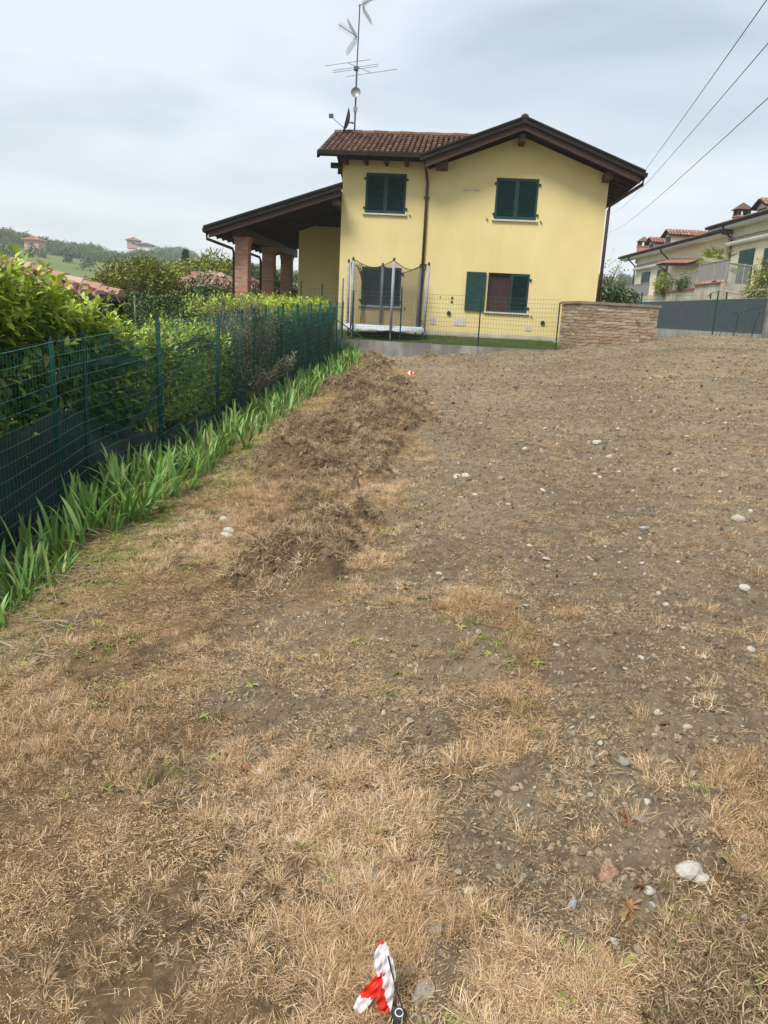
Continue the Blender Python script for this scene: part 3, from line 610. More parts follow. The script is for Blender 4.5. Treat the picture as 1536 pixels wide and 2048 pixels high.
wall_strip(mb,SJ,SR,lambda s:gz_(s,-.12),wins[2:])
part('wall',mb,yellow,house)
mb=MB(); mb.box((0,T,1.25),(T,9,6.36)); mb.box((SR-T,T,1.25),(SR,9,6.15)); mb.box((0,9,1.25),(SR,9.2,6.1)); part('side_wall',mb,yellow,house)
mb=MB(); mb.box((-.02,-.025,1.02),(SR+.02,T,1.42)); part('plinth',mb,plinth,house)
mb=MB(); mb.box((-2.0,3.3,1.2),(-.002,3.5,4.75)); part('porch_wall',mb,yellow,house,'yellow wall set back under the porch roof')
mb=MB(); mb.box((T,2.5,1.2),(SR-T,2.6,6.0)); part('inner_wall',mb,wooddark,house)
def slab(mb,a,b,c,d,t):
    a,b,c,d=map(np.array,(a,b,c,d)); n=np.cross(b-a,d-a); n=n/np.linalg.norm(n); n=n if n[2]>0 else -n
    return mb.prism([a,b,c,d],-n*t)
# main gable roof
FO=-.85; BK=9.6
ZR=7.42; SRT=8.80; SLT=2.47; zr=ZR-SL*(SRT-AP); zl=ZR-SL*(AP-SLT)
mb=MB(); slab(mb,(AP,FO,ZR-.07),(SRT,FO,zr-.07),(SRT,BK,zr-.07),(AP,BK,ZR-.07),.07); slab(mb,(SLT,FO,zl-.07),(AP,FO,ZR-.07),(AP,BK,ZR-.07),(SLT,BK,zl-.07),.07)
part('roof_boards',mb,wooddark,house)
mb=MB(); ln=math.hypot(1,SL)
tile_field(mb,(SRT,FO+.02,zr-.06),(0,1,0),(-1/ln,0,SL/ln),6.0,(SRT-AP)*ln,row=.38)
tile_field(mb,(SLT,FO+.02,zl-.06),(0,1,0),(1/ln,0,SL/ln),6.0,(AP-SLT)*ln,row=.38)
part('roof_tiles',mb,tile_m,house,kind='stuff')
mb=MB()
for i in range(14): mb.tube([(AP,FO-.06+i*.42,ZR+.0+.015*(i%2)),(AP,FO+.40+i*.42,ZR+.02)],.11,8)
mb.tube([(AP,FO-.1,ZR+.02),(AP,FO+.02,ZR+.04)],[.1,.13],8); part('ridge_tiles',mb,tile_m,house)
# left roof, ridge parallel to the facade
RB=2.05; RZ=7.50; GF=-.72; GZ=6.42; SG=-.62; m_=(RZ-GZ)/(RB-GF)
def lz(b): return GZ+m_*(b-GF)
mb=MB(); slab(mb,(SG,GF,GZ-.06),(SLT+.3,GF,GZ-.06),(AP,RB,RZ-.06),(SG,RB,RZ-.06),.06); slab(mb,(SG,RB,RZ-.06),(AP,RB,RZ-.06),(AP,RB+3.2,RZ-1.3),(SG,RB+3.2,RZ-1.3),.06); part('roof_boards',mb,wooddark,house)
mb=MB(); l2=math.hypot(1,m_)
full=(RB-GF)*l2
for j in range(19):   # columns, shortened where the gable roof cuts in
    pass
def left_tiles():
    mb=MB(); pitch=.165; u=np.array([1.,0,0]); v=np.array([0,1/l2,m_/l2]); n=np.cross(u,v)
    s=SG+.04
    while s<AP-.3:
        # gable slope surface height at s
        zs=ZR-SL*(AP-s) if s>SLT else -9
        for j in range(int(full/.36)+1):
            d=j*.36; l=min(.41,full-d)
            if l<.08: continue
            zz=GZ+m_/l2*(d+.3)
            if zz<zs-.02: continue
            o=np.array([s,GF,GZ])+v*d; V=[]
            for dd,hh,rs in ((0,.036,1.1),(l,.006,.9)):
                for k in range(5): q=math.pi*k/4; V.append(o+v*dd-u*.062*rs*math.cos(q)+n*(hh+.055*rs*math.sin(q)))
            mb.add(V,[(k,k+1,5+k+1,5+k) for k in range(4)]+[tuple(range(5))])
        s+=pitch
    return mb
part('roof_tiles',left_tiles(),tile_m,house,kind='stuff')
mb=MB()
for i in range(13):
    s=SG+i*.43
    if s>4.6: break
    mb.tube([(s,RB,RZ+.03+.02*(i%2)),(s+.47,RB,RZ+.04)],.1,8)
part('ridge_tiles',mb,tile_m,house)
# gutters and dark edge flashings
mb=MB()
mb.prism([(SG-.03,GF-.15,GZ+.02),(SG-.03,GF-.15,GZ-.09),(SG-.03,GF-.06,GZ-.13),(SG-.03,GF+.02,GZ-.09),(SG-.03,GF+.02,GZ+.02)],(SLT-SG+.25,0,0)); part('gutter',mb,gutter,house)
def fascia(mb,p,q,h,t=.06,out=(0,-1,0)):
    p,q=np.array(p,float),np.array(q,float); o=np.array(out,float)*t
    return mb.prism([p,q,q-(0,0,h),p-(0,0,h)],o)
mb=MB()
for (s0,z0_),(s1,z1_) in (((SLT-.06,zl+.03),(AP,ZR+.06)),((AP,ZR+.06),(SRT+.06,zr+.02))):
    fascia(mb,(s0,FO-.02,z0_),(s1,FO-.02,z1_),.16,.07)
    fascia(mb,(s0,FO-.09,z0_+.02),(s1,FO-.09,z1_+.02),.05,.035)
part('verge_flashing',mb,gutter,house)
mb=MB()
for (s0,z0_),(s1,z1_) in (((SLT+.1,zl-.12),(AP,ZR-.10)),((AP,ZR-.10),(SRT-.05,zr-.13))):
    fascia(mb,(s0,FO+.04,z0_),(s1,FO+.04,z1_),.17,.05)
part('barge_board',mb,wood,house)
mb=MB(); fascia(mb,(SG,RB-.0,RZ-.0),(SG,GF,GZ+.0),.17,.06,(-1,0,0)); fascia(mb,(SG,RB,RZ),(SG,RB+3.2,RZ-1.24),.17,.06,(-1,0,0)); part('verge_flashing',mb,gutter,house)
mb=MB(); mb.prism([(SRT+.0,FO-.05,zr-.02),(SRT+.14,FO-.05,zr-.02),(SRT+.13,FO-.05,zr-.12),(SRT+.03,FO-.05,zr-.14)],(0,BK-FO,0)); part('gutter',mb,gutter,house)
# purlin ends and rafter feet
for s,z,w in ((AP,7.08,.16),(SJ+.42,6.33,.34),(SR-.12,6.16,.2)):
    mb=MB(); mb.box((s-w/2,FO+.14,z-.2),(s+w/2,-.002,z)); part('purlin_end',mb,wood,house)
for i in range(5):
    s=.12+i*.62; mb=MB(); mb.box((s-.05,GF+.1,6.20),(s+.05,-.002,6.34)); part('rafter_foot',mb,wood,house)
mb=MB(); mb.box((-.36,-.12,6.10),(-.002,.05,6.24)); part('wall_plate_end',mb,wood,house)
mb=MB(); mb.box((-.3,.9,6.1),(-.002,1.02,6.3)); part('wall_plate_end',mb,wood,house)
for i in range(12):
    b=-.6+i*.62; mb=MB(); mb.prism([(SR,b,6.28),(SRT-.05,b,6.02),(SRT-.05,b,5.92),(SR,b,6.16)],(0,.09,0)); part('rafter_foot',mb,wood,house)
# downpipes
def downpipe(pts,r=.045,brk=()):
    mb=MB(); mb.tube(pts,r,10); o=part('downpipe',mb,pipebrown,house,smooth=True)
    for b in brk: k=MB(); k.box((b[0]-.09,b[1]-.02,b[2]-.015),(b[0]+.09,b[1]+.055,b[2]+.015)); part('bracket',k,pipebrown,o)
    return o
downpipe([(2.56,GF-.05,6.34),(2.56,GF-.05,6.22),(2.6,-.08,5.88),(2.62,-.06,5.75),(2.62,-.06,1.5)],.045,((2.62,-.06,5.35),(2.62,-.06,3.4),(2.62,-.06,1.7)))
downpipe([(SRT+.08,FO+.15,zr-.1),(SRT+.06,FO+.15,zr-.3),(SR+.12,.1,5.35),(SR+.1,.1,5.2),(SR+.1,.1,1.4)],.05)
# windows
def shutter(s0,s1,z0_,z1_,y,parent,slats=True,closed=True):
    """louvred leaf: stiles, rails, slats as sub-parts"""
    mb=MB(); fr=.055; t=.035
    mb.box((s0,y-t,z0_),(s0+fr,y,z1_)); mb.box((s1-fr,y-t,z0_),(s1,y,z1_)); mb.box((s0+fr,y-t,z0_),(s1-fr,y,z0_+.09)); mb.box((s0+fr,y-t,z1_-.07),(s1-fr,y,z1_))
    if not slats: mb.box((s0+fr,y-t+.004,z0_+.09),(s1-fr,y-.004,z1_-.07))
    o=part('shutter',mb,shutter_m,parent)
    if slats:
        n=20; h=(z1_-z0_-.16)/n
        for i in range(n):
            z=z0_+.09+h*(i+.5); k=MB(); k.obox(((s0+s1)/2,y-t/2,z),((s1-s0)/2-fr-.001,0,0),(0,.0135,-.0215),(0,.0025,.0026)); part('slat',k,shutter_m,o)
    return o
def sill(s0,s1,z): 
    mb=MB(); mb.box((s0-.06,-.07,z-.045),(s1+.06,-.001,z)); return part('window_sill',mb,stone_sill,house)
def hinge(s,z):
    mb=MB(); mb.box((s-.03,-.05,z-.03),(s+.03,-.001,z+.03)); part('shutter_hinge',mb,blackm,house)
def stay(s,z):
    mb=MB(); mb.obox((s,-.02,z),(.012,0,.008),(0,.019,0),(-.02,0,.035)); part('shutter_stay',mb,blackm,house)
for i,(nm,a,b,z0_,z1_) in enumerate(wins):
    sill(a,b,z0_)
    if i<3:
        c=(a+b)/2; shutter(a+.008,c-.003,z0_+.006,z1_-.008,.02,house); shutter(c+.003,b-.008,z0_+.006,z1_-.008,.02,house)
        mb=MB(); mb.box((a-.002,.09,z0_),(b+.002,.12,z1_)); part('shutter_backing',mb,shutter_m,house)
    else:
        c=(a+b)/2+.04; shutter(c+.03,b-.008,z0_+.006,z1_-.008,.02,house)
        mb=MB(); mb.box((a+.01,.06,z0_),(a+.07,.12,z1_)); mb.box((a+.07,.06,z1_-.07),(c+.03,.12,z1_)); mb.box((a+.07,.06,z0_),(c+.03,.12,z0_+.07)); mb.box((c-.03,.06,z0_+.07),(c+.03,.12,z1_-.07)); fr=part('window_frame',mb,wood,house)
        g=MB(); g.box((a+.07,.085,z0_+.07),(c-.03,.089,z1_-.07)); part('pane',g,MATS.setdefault('clear_pane',None) or net_mat('clear_pane',(.05,.05,.055),.25),fr)
        k=MB(); nfold=26
        for j in range(nfold): 
            s0=a+.09+(c-a-.13)*j/nfold; s1=a+.09+(c-a-.13)*(j+1)/nfold; y0=.14+.02*math.sin(j*1.9); y1=.14+.02*math.sin((j+1)*1.9)
            k.add([(s0,y0,z0_+.07),(s1,y1,z0_+.07),(s1,y1,z1_-.16),(s0,y0,z1_-.16)],[(0,1,2,3)])
        part('curtain',k,curtain,fr)
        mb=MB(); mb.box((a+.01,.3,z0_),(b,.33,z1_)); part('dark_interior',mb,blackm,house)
        shutter(a-.675,a-.065,z0_+.006,z1_-.004,-.03,house,False)
    for z in (z0_+.15,z1_-.17):
        if i!=3: hinge(a-.02,z)
        hinge(b+.03,z)
    if i in (0,1,2): stay(b+.16,z0_-.04)
    if i==2: stay(a-.2,z0_-.02)
    if i==3: stay(b+.16,z0_-.1)
# small wall fittings
def fit(name,a,b,mat,label=None): mb=MB(); mb.box(a,b); part(name,mb,mat,house,label)
fit('cable_box',(3.68,-.04,5.60),(3.88,-.001,5.67),stone_sill); fit('cable',(3.88,-.015,5.628),(4.12,-.001,5.636),stone_sill); fit('cable_hook',(4.1,-.04,5.61),(4.2,-.001,5.66),stone_sill)
fit('switch_plate',(3.57,-.02,2.42),(3.63,-.001,2.48),blackm); fit('switch_plate',(3.57,-.02,2.30),(3.63,-.001,2.36),blackm); fit('switch_plate',(3.22,-.02,2.44),(3.25,-.001,2.47),blackm)
fit('hatch_cover',(3.70,-.015,1.62),(4.08,-.001,1.84),stone_sill); fit('hatch_cover',(5.95,-.015,1.56),(6.13,-.001,1.70),stone_sill); fit('hatch_cover',(2.95,-.015,1.62),(3.12,-.001,1.82),stone_sill)
for s,z in ((3.53,1.98),(6.47,1.83)): mb=MB(); mb.tube([(s,-.05,z),(s,-.001,z)],.065,14); part('vent_cap',mb,blackm,house)
mb=MB(); mb.box((-.5,3.25,3.0),(-.3,3.298,3.1)); part('wall_lamp',mb,blackm,house)
# ---- porch
PSL=.33
def pz(s): return 5.50+PSL*(s-.1)
PF=-.75; PB=8.2; SE=-4.08
mb=MB(); slab(mb,(SE,PF,pz(SE)-.05),(.0,PF,pz(0)-.05),(.0,PB,pz(0)-.05),(SE,PB,pz(SE)-.05),.06); part('porch_boards',mb,wooddark,house)
mb=MB(); l3=math.hypot(1,PSL); tile_field(mb,(SE,PF+.05,pz(SE)-.045),(0,1,0),(1/l3,0,PSL/l3),8.5,(-SE)*l3-.02,pitch=.2,row=.4); part('porch_tiles',mb,tile_m,house,kind='stuff')
mb=MB(); fascia(mb,(SE-.04,PF-.02,pz(SE)+.05),(.14,PF-.02,pz(.14)+.05),.17,.07); fascia(mb,(SE-.04,PF-.09,pz(SE)+.07),(.14,PF-.09,pz(.14)+.07),.06,.04); part('verge_flashing',mb,gutter,house)
mb=MB(); fascia(mb,(SE+.1,PF+.04,pz(SE)-.10),(.10,PF+.04,pz(.1)-.12),.16,.05); part('barge_board',mb,wood,house)
for i in range(14):
    b=PF+.35+i*.6; mb=MB(); mb.prism([(SE+.05,b,pz(SE+.05)-.12),(-.01,b,pz(0)-.12),(-.01,b,pz(0)-.26),(SE+.05,b,pz(SE+.05)-.22)],(0,.1,0)); part('porch_rafter',mb,wood,house)
mb=MB(); mb.box((-3.28,-.45,3.98),(-3.02,8,4.18)); mb.box((-3.28,-.5,4.18),(-3.02,8,4.28)); part('porch_beam',mb,wood,house)
mb=MB(); mb.box((-.2,PF+.1,4.97),(-.001,7.9,5.12)); part('porch_beam',mb,wood,house)
mb=MB(); mb.prism([(SE-.1,PF-.05,pz(SE)+.0),(SE+.02,PF-.05,pz(SE)+.0),(SE+.02,PF-.05,pz(SE)-.1),(SE-.07,PF-.05,pz(SE)-.12)],(0,PB-PF,0)); part('gutter',mb,gutter,house)
downpipe([(SE-.02,PF+.2,pz(SE)-.1),(SE-.02,PF+.2,pz(SE)-.28),(-3.42,-.1,3.62),(-3.40,0,3.5),(-3.40,0,1.5)],.045)
downpipe([(SE-.02,3.1,pz(SE)-.1),(SE-.02,3.1,pz(SE)-.28),(-3.42,3.3,3.62),(-3.40,3.4,3.5),(-3.40,3.4,1.5)],.045)
def pillar(s,b):
    w=.21; mb=MB(); mb.box((s-w+.008,b-w+.008,1.1),(s+w-.008,b+w-.008,3.98)); p=part('pillar',mb,mortar,house)
    k=MB(); z=1.12; j=0
    while z<3.94:
        h=.052; off=.0 if j%2 else .125
        pr=.0 if z<3.72 else (z-3.72)*.22
        for ax in (0,1):
            for sd in (-1,1):
                a=-w-pr
                cuts=[a]+[q for q in np.arange(-w-.25+off,w,.25) if a+.03<q<w+pr-.03]+[w+pr]
                for c0,c1 in zip(cuts[:-1],cuts[1:]):
                    jj=random.uniform(-.002,.003)
                    if ax==0:
                        y0=b+sd*(w+pr+jj); k.box((s+c0+.004,min(y0,y0-sd*.05),z),(s+c1-.004,max(y0,y0-sd*.05),z+h))
                    else:
                        x0=s+sd*(w+pr+jj); k.box((min(x0,x0-sd*.05),b+c0+.004,z),(max(x0,x0-sd*.05),b+c1-.004,z+h))
        z+=.064; j+=1
    part('brickwork',k,brick_m,p,kind='stuff')
pillar(-3.13,.1); pillar(-3.13,3.55); pillar(-3.13,6.5)
# ------------------------------------------------------------------ lawn and retaining wall
def wloc(s,b): return HO+E1*s+E2*b
xs=np.linspace(-5.5,9.6,90); bs=np.linspace(-2.84,14,60); Sg,Bg=np.meshgrid(xs,bs)
Xl=HO[0]+E1[0]*Sg+E2[0]*Bg; Yl=HO[1]+E1[1]*Sg+E2[1]*Bg; Zl=1.05+.075*(np.clip(Bg,-2.84,0)+2.84)+(fbm(Xl*2,Yl*2,3,3)-.5)*.04
zz=np.zeros_like(Zl); lawn=struct('lawn',grid_mesh('lawn',Xl,Yl,Zl,ground_m,dict(soil=zz,mound=zz,edge=zz,grassy=zz+1)))
n=16000; ls=rng.uniform(-1.5,6.8,n); lb=-2.8+2.8*rng.uniform(0,1,n); lx=HO[0]+E1[0]*ls+E2[0]*lb; ly=HO[1]+E1[1]*ls+E2[1]*lb
green_l=ramp_mat('lawn_blade',[(.06,.10,.025),(.12,.17,.045),(.22,.26,.09)],.7,.2,inst=True)
lawnp=proto_set('lawn_tuft',[blades(30,.02,.06,.004,.04,.5,.7,green_l,'lawn_tuft') for i in range(4)])
scatter('lawn_grass',np.stack([lx,ly,1.05+.075*(lb+2.84)-.005],1),tilt_rot(n,.15),rng.uniform(.7,1.4,n),rng.uniform(0,1,n),lawnp,4,'short green lawn grass in front of the yellow house')
rw=thing('retaining_wall','low stained grey concrete retaining wall below the lawn of the yellow house','wall',(HO[0],HO[1],0.3),-TH)
s=-.35-.0; edges=[-.9,1.1,3.1,5.1,6.9]
for a,b in zip(edges[:-1],edges[1:]):
    mb=MB(); mb.box((a+.004,-3.0,.3),(b-.004,-2.84,1.09+random.uniform(-.004,.004))); part('wall_section',mb,concrete,rw)
# ------------------------------------------------------------------ stone pier
ph=math.radians(10); u=np.array([math.cos(ph),math.sin(ph),0]); v=np.array([-math.sin(ph),math.cos(ph),0])
PC=np.array([5.2,22.35,0.95]); PL,PD,PH=2.35,1.35,2.47
pier=thing('stone_pier','freestanding block of split stone courses with a flat cap at the edge of the soil','masonry pier',tuple(PC),ph)
OFF[pier.name]=(0,0,PC[2])
mb=MB(); mb.box((.03,.03,PC[2]),(PL-.03,PD-.03,PH-.08)); part('core',mb,mortar,pier)
smesh=[]
for k in range(14):
    L=random.uniform(.22,.52)
def stone_piece(L,t=.07,h=.078):
    bmm=bmesh.new(); r=random.Random(random.random())
    mb=MB(); j=lambda q:r.uniform(-q,q)
    # a slightly irregular split face: 2x2 patches
    nx=3; V=[];Fc=[]
    for iy,yv in enumerate((0,1)):
        for iz in range(3):
            for ix in range(nx+1):
                x=ix/nx*L+ (j(.01) if 0<ix<nx else j(.003)); z=iz/2*h+j(.003); y=(-r.uniform(.0,.018) if (yv==0) else t)
                V.append((x,y,z))
    W_=nx+1
    def id_(y,z,x): return y*3*W_+z*W_+x
    for z in range(2):
        for x in range(nx): Fc.append((id_(0,z,x),id_(0,z,x+1),id_(0,z+1,x+1),id_(0,z+1,x)))
    for x in range(nx): Fc.append((id_(0,2,x),id_(0,2,x+1),id_(1,2,x+1),id_(1,2,x))); Fc.append((id_(1,0,x),id_(1,0,x+1),id_(0,0,x+1),id_(0,0,x)))
    for z in range(2): Fc.append((id_(0,z,0),id_(0,z+1,0),id_(1,z+1,0),id_(1,z,0))); Fc.append((id_(0,z,nx),id_(1,z,nx),id_(1,z+1,nx),id_(0,z+1,nx)))
    mb.v=V; mb.f=Fc; tt=r.random(); mb.t=[tt]*len(V); return mb
smesh=[(L,stone_piece(L).mesh('stone',stone_m)) for L in [random.uniform(.20,.55) for _ in range(26)]]
# end-to-end courses on the front and on the left side
def stone_obj(me,loc,rz):
    o=bpy.data.objects.new('stone',me); COL.objects.link(o); o.parent=pier; o.location=(loc[0],loc[1],loc[2]-PC[2]); o.rotation_euler=(0,0,rz)
z=1.0; ci=0
while z<PH-.12:
    for side,LEN in ((0,PL),(1,PD),(2,PD)):
        p=-.0
        while p<LEN-.02:
            L,me=random.choice(smesh); rem=LEN-p
            if rem<L+.1: 
                cand=sorted(smesh,key=lambda q:abs(q[0]-rem)); L,me=cand[0]
            L2=min(L,rem)
            o=bpy.data.objects.new('stone',me); COL.objects.link(o); o.parent=pier
            o.scale=((L2-.008)/L,1,1)
            if side==0: o.location=(p,0,z-PC[2])
            elif side==1: o.location=(0,PD-p,z-PC[2]); o.rotation_euler=(0,0,-math.pi/2)
            else: o.location=(PL,p,z-PC[2]); o.rotation_euler=(0,0,math.pi/2)
            p+=L2+.0
    z+=.087; ci+=1
p=-.05
while p<PL+.0:
    L=min(random.uniform(.35,.6),PL+.05-p); mb=MB(); mb.box((p+.004,-.05,PH-.075),(p+L-.004,PD+.05,PH+random.uniform(-.008,.006))); part('cap_slab',mb,stone_cap,pier); p+=L
mb=MB(); mb.tube([(1.72,.0,2.02),(1.72,-.08,2.02),(1.72,-.1,1.97)],.018,8); mb.box((1.66,-.09,2.03),(1.78,-.05,2.06)); part('water_tap',mb,galv,pier)
mb=MB(); mb.tube([(.85,.6,PH-.0),(.84,.6,PH+.16)],.02,6); mb.tube([(.84,.6,PH+.1),(.83,.6,PH+.42)],.008,6); part('steel_rod',mb,blackm,pier)
# ------------------------------------------------------------------ fences along the left side
def gline(y,off=0.): x=fence_x(y)+off; return x,Hs(x,y)
TOPY=[2,6.46,8.8,10.9,12.8,14.55,16.1,17.6,18.9,20.3,21.6,22.6]; TOPZ=[1.13,1.40,1.57,1.63,1.73,1.81,1.87,1.93,1.98,2.02,2.06,2.1]
def topz(y): return float(np.interp(y,TOPY,TOPZ))
def wire_fence(name,label,ys,off,post_mat,wmat,drop=.0,tpost=True,rw=.0019,sag=.02,rail=.1,vs=.05,lean=0.):
    y0=ys[0]; f=thing(name,label,'fence',(fence_x(y0)+off,y0,Hs(fence_x(y0)+off,y0)))
    for i,y in enumerate(ys):
        x=fence_x(y)+off; z=Hs(x,y); zt=topz(y)+.035-drop+random.uniform(-.02,.02); dx=random.uniform(-.03,.03)
        mb=MB()
        if tpost:   # T profile, pointed top
            mb.prism([(x-.022,y,z-.1),(x+.022,y,z-.1),(x+.022+dx,y,zt-.04),(x+dx,y,zt+.02),(x-.022+dx,y,zt-.04)],(0,.005,0))
            mb.prism([(x,y+.005,z-.1),(x,y+.03,z-.1),(x+dx,y+.03,zt-.03),(x+dx,y+.005,zt)],(.004,0,0))
        else: mb.tube([(x,y,z-.1),(x+dx,y,zt)],.02,8)
        part('post',mb,post_mat,f)
    for a,b in zip(ys[:-1],ys[1:]):
        mb=MB(); n=max(3,int((b-a)/.35)); yy_=np.linspace(a,b,n+1); nh=int(1.42/rail)
        ph_=random.uniform(0,6)
        for j in range(nh+1):
            pts=[]
            for y in yy_:
                x=fence_x(y)+off+.028+.012*math.sin(ph_+y*2.3+j*.5); zt=topz(y)-drop; z0=Hs(fence_x(y)+off,y)+.02
                u_=j/nh; pts.append((x,y,zt*u_+z0*(1-u_)-sag*math.sin(math.pi*(y-a)/(b-a))*(u_)))
            mb.tube(pts,rw if 0<j<nh else rw*1.4,3,cap=False)
        for y in np.arange(a+vs/2,b,vs):
            x=fence_x(y)+off+.03; z0=Hs(fence_x(y)+off,y)+.01; pts=[(x+.012*math.sin(ph_+y*2.3+u_*7),y,topz(y)*u_+z0*(1-u_)-drop*u_-sag*math.sin(math.pi*(y-a)/(b-a))*u_) for u_ in (0,.5,1)]
            mb.tube(pts,rw*.62,3,cap=False)
        part('wire_mesh',mb,wmat,f,kind='stuff')
    return f
yF=[2.1,4.3,6.46,8.81,10.88,12.83,14.55,16.14,17.6,18.9,20.25,21.5,22.45]
wire_fence('wire_mesh_fence','green welded wire mesh fence with pointed steel posts beside the irises','x' and yF,0,fence_g,wire_g,rw=.0026)
yR=[3.0,5.1,7.25,9.1,12.5,14.0,15.4,16.8,18.3,19.6,21]
rf=wire_fence('rear_wire_fence','darker slack wire fence close behind the green mesh fence, hung with shade netting',yR,-.13,fence_rear,fence_rear,drop=.0,tpost=False,rw=.0013,rail=.2,vs=.1)
# shade net
nb=[2,5.5,6.5,7.3,8.2,9,10,11,12.5,13.5,14.5,16,18,20,22.3]; nh_=[1.02,1.0,.95,.78,.52,.30,.22,.2,.25,.75,1.15,1.3,1.38,1.4,1.4]
V=[];yy_=np.linspace(2,22.3,240); nv=10
for y in yy_:
    x=fence_x(y)-.20; z0=Hs(x,y)+.0; h=np.interp(y,nb,nh_)
    for j in range(nv+1):
        u_=j/nv; V.append((x+.035*math.sin(y*3.1+j*.8)+.05*fbm(y*2.,j*.5,3,4),y,z0+h*u_*(1+.12*(float(fbm(y*1.7,0,3,6))-.5))))
idx=np.arange(240*(nv+1)).reshape(240,nv+1); Fq=np.stack([idx[:-1,:-1],idx[1:,:-1],idx[1:,1:],idx[:-1,1:]],-1).reshape(-1,4)
net=thing('shade_netting','dark sagging shade net tied along the lower part of the rear wire fence','netting',(fence_x(6)-.2,6,Hs(-3,6)))
part('net_sheet',np_mesh('net_sheet',V,Fq,shade_net,np.zeros(len(V)),True,OFF[net.name]),shade_net,net)
def band_net(path,w,name='net_fold'):
    V=[]; n=60; P=np.array(path); t=np.linspace(0,1,len(P)); tt=np.linspace(0,1,n); Q=np.stack([np.interp(tt,t,P[:,i]) for i in range(3)],1)
    for i,q in enumerate(Q):
        ww=w*(.6+.8*float(fbm(i*.13,0,3,7)))
        for j in range(5): V.append((fence_x(q[1])-.17+.02*math.sin(i*.9+j),q[1],q[2]-ww*j/4+.02*math.sin(i*.35)))
    idx=np.arange(n*5).reshape(n,5); Fq=np.stack([idx[:-1,:-1],idx[1:,:-1],idx[1:,1:],idx[:-1,1:]],-1).reshape(-1,4)
    part(name,np_mesh(name,V,Fq,shade_band,np.zeros(len(V)),True,OFF[net.name]),shade_band,net)
def gz1(y,h): return (0,y,Hs(fence_x(y)-.2,y)+h)
band_net([gz1(6.5,1.15),gz1(7.3,1.32),gz1(8.2,1.28),gz1(8.9,1.22),gz1(9.8,1.30),gz1(11,1.36)],.07)
band_net([gz1(8.2,.55),gz1(8.8,.72),gz1(9.5,.98),gz1(10.4,1.2),gz1(11.5,1.3)],.09)
band_net([gz1(7.7,.62),gz1(8.6,.42),gz1(9.6,.25),gz1(11.0,.25)],.12)
# ------------------------------------------------------------------ leaves
def leaf_arrays(P,D,L,Wd,T,fine=False,droop=.3,fold=.18,seed=1):
    r=np.random.default_rng(seed); n=len(P); D=D/np.linalg.norm(D,axis=1,keepdims=True)
    up=np.tile([0,0,1.],(n,1))+r.normal(0,.35,(n,3)); Sd=np.cross(D,up); Sd/=np.linalg.norm(Sd,axis=1,keepdims=True)+1e-9; Nn=np.cross(Sd,D)
    L=L[:,None]; Wd=Wd[:,None]; rows_=[]
    ts=[0,.3,.65,1] if fine else [0,.5,1]; ws=[.08,.9,.85,.03] if fine else [.12,1,.05]
    for t_,w_ in zip(ts,ws):
        c=P+D*L*t_-Nn*L*droop*t_*t_
        rows_+= [c-Sd*Wd*w_*.5+Nn*Wd*fold*w_,c,c+Sd*Wd*w_*.5+Nn*Wd*fold*w_]
    k=len(ts); V=np.stack(rows_,1).reshape(-1,3); base=np.arange(n)[:,None]*(3*k)
    Fq=[]
    for i in range(k-1):
        for j in (0,1): Fq.append(base+np.array([[3*i+j,3*i+j+1,3*i+j+4,3*i+j+3]]))
    return V,np.concatenate(Fq,0),np.repeat(T,3*k)
def shoots(n,vol,young,k=9,slen=.25,L=.1,W_=.035,seed=0,upb=.9,topz_=None):
    """leafy shoots scattered through an outline; returns leaf arrays and stem lines"""
    r=np.random.default_rng(seed); P=[];D=[];Ls=[];T=[];stems=[]
    for i in range(n):
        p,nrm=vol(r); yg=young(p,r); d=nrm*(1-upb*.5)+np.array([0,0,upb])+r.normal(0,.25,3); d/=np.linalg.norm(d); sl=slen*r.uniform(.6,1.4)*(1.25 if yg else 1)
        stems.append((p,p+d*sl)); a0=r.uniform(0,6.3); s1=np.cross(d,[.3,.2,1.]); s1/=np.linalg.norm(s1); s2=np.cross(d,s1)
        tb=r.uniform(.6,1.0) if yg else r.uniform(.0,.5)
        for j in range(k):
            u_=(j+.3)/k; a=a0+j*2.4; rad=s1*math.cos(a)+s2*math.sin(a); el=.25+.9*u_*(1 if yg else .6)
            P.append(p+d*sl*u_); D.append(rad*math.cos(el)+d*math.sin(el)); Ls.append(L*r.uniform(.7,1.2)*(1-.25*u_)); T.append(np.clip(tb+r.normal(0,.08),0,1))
    return np.array(P),np.array(D),np.array(Ls),np.array(T),stems
def ellip(c,rx,ry,rz,fill=.45,zmin=None,bump=.15,seed=0):
    c=np.array(c,float)
    def f(r):
        while True:
            d=r.normal(0,1,3); d/=np.linalg.norm(d); q=1-fill*r.uniform()**1.6; k=1+bump*(float(fbm(d[0]*2+5+seed,d[1]*2+d[2]*3,3,seed))-.5)*2
            p=c+d*np.array([rx,ry,rz])*q*k
            if zmin is None or p[2]>zmin: return p,d
    return f
def boxvol(y0,y1,x0,x1,z0,z1f,seed=0):
    def f(r):
        y=r.uniform(y0,y1); x=fence_x(y)+r.uniform(x0,x1); zt=z1f(y); side=r.uniform()
        z=z0+(zt-z0)*(1-.9*r.uniform()**1.3)
        if side<.5: x=fence_x(y)+x1-abs(r.normal(0,.08)); nrm=np.array([1.,0,.1])
        elif side<.8: z=zt-abs(r.normal(0,.1)); nrm=np.array([0,0,1.])
        else: nrm=r.normal(0,1,3); nrm/=np.linalg.norm(nrm)
        return np.array([x,y,z]),nrm
    return f
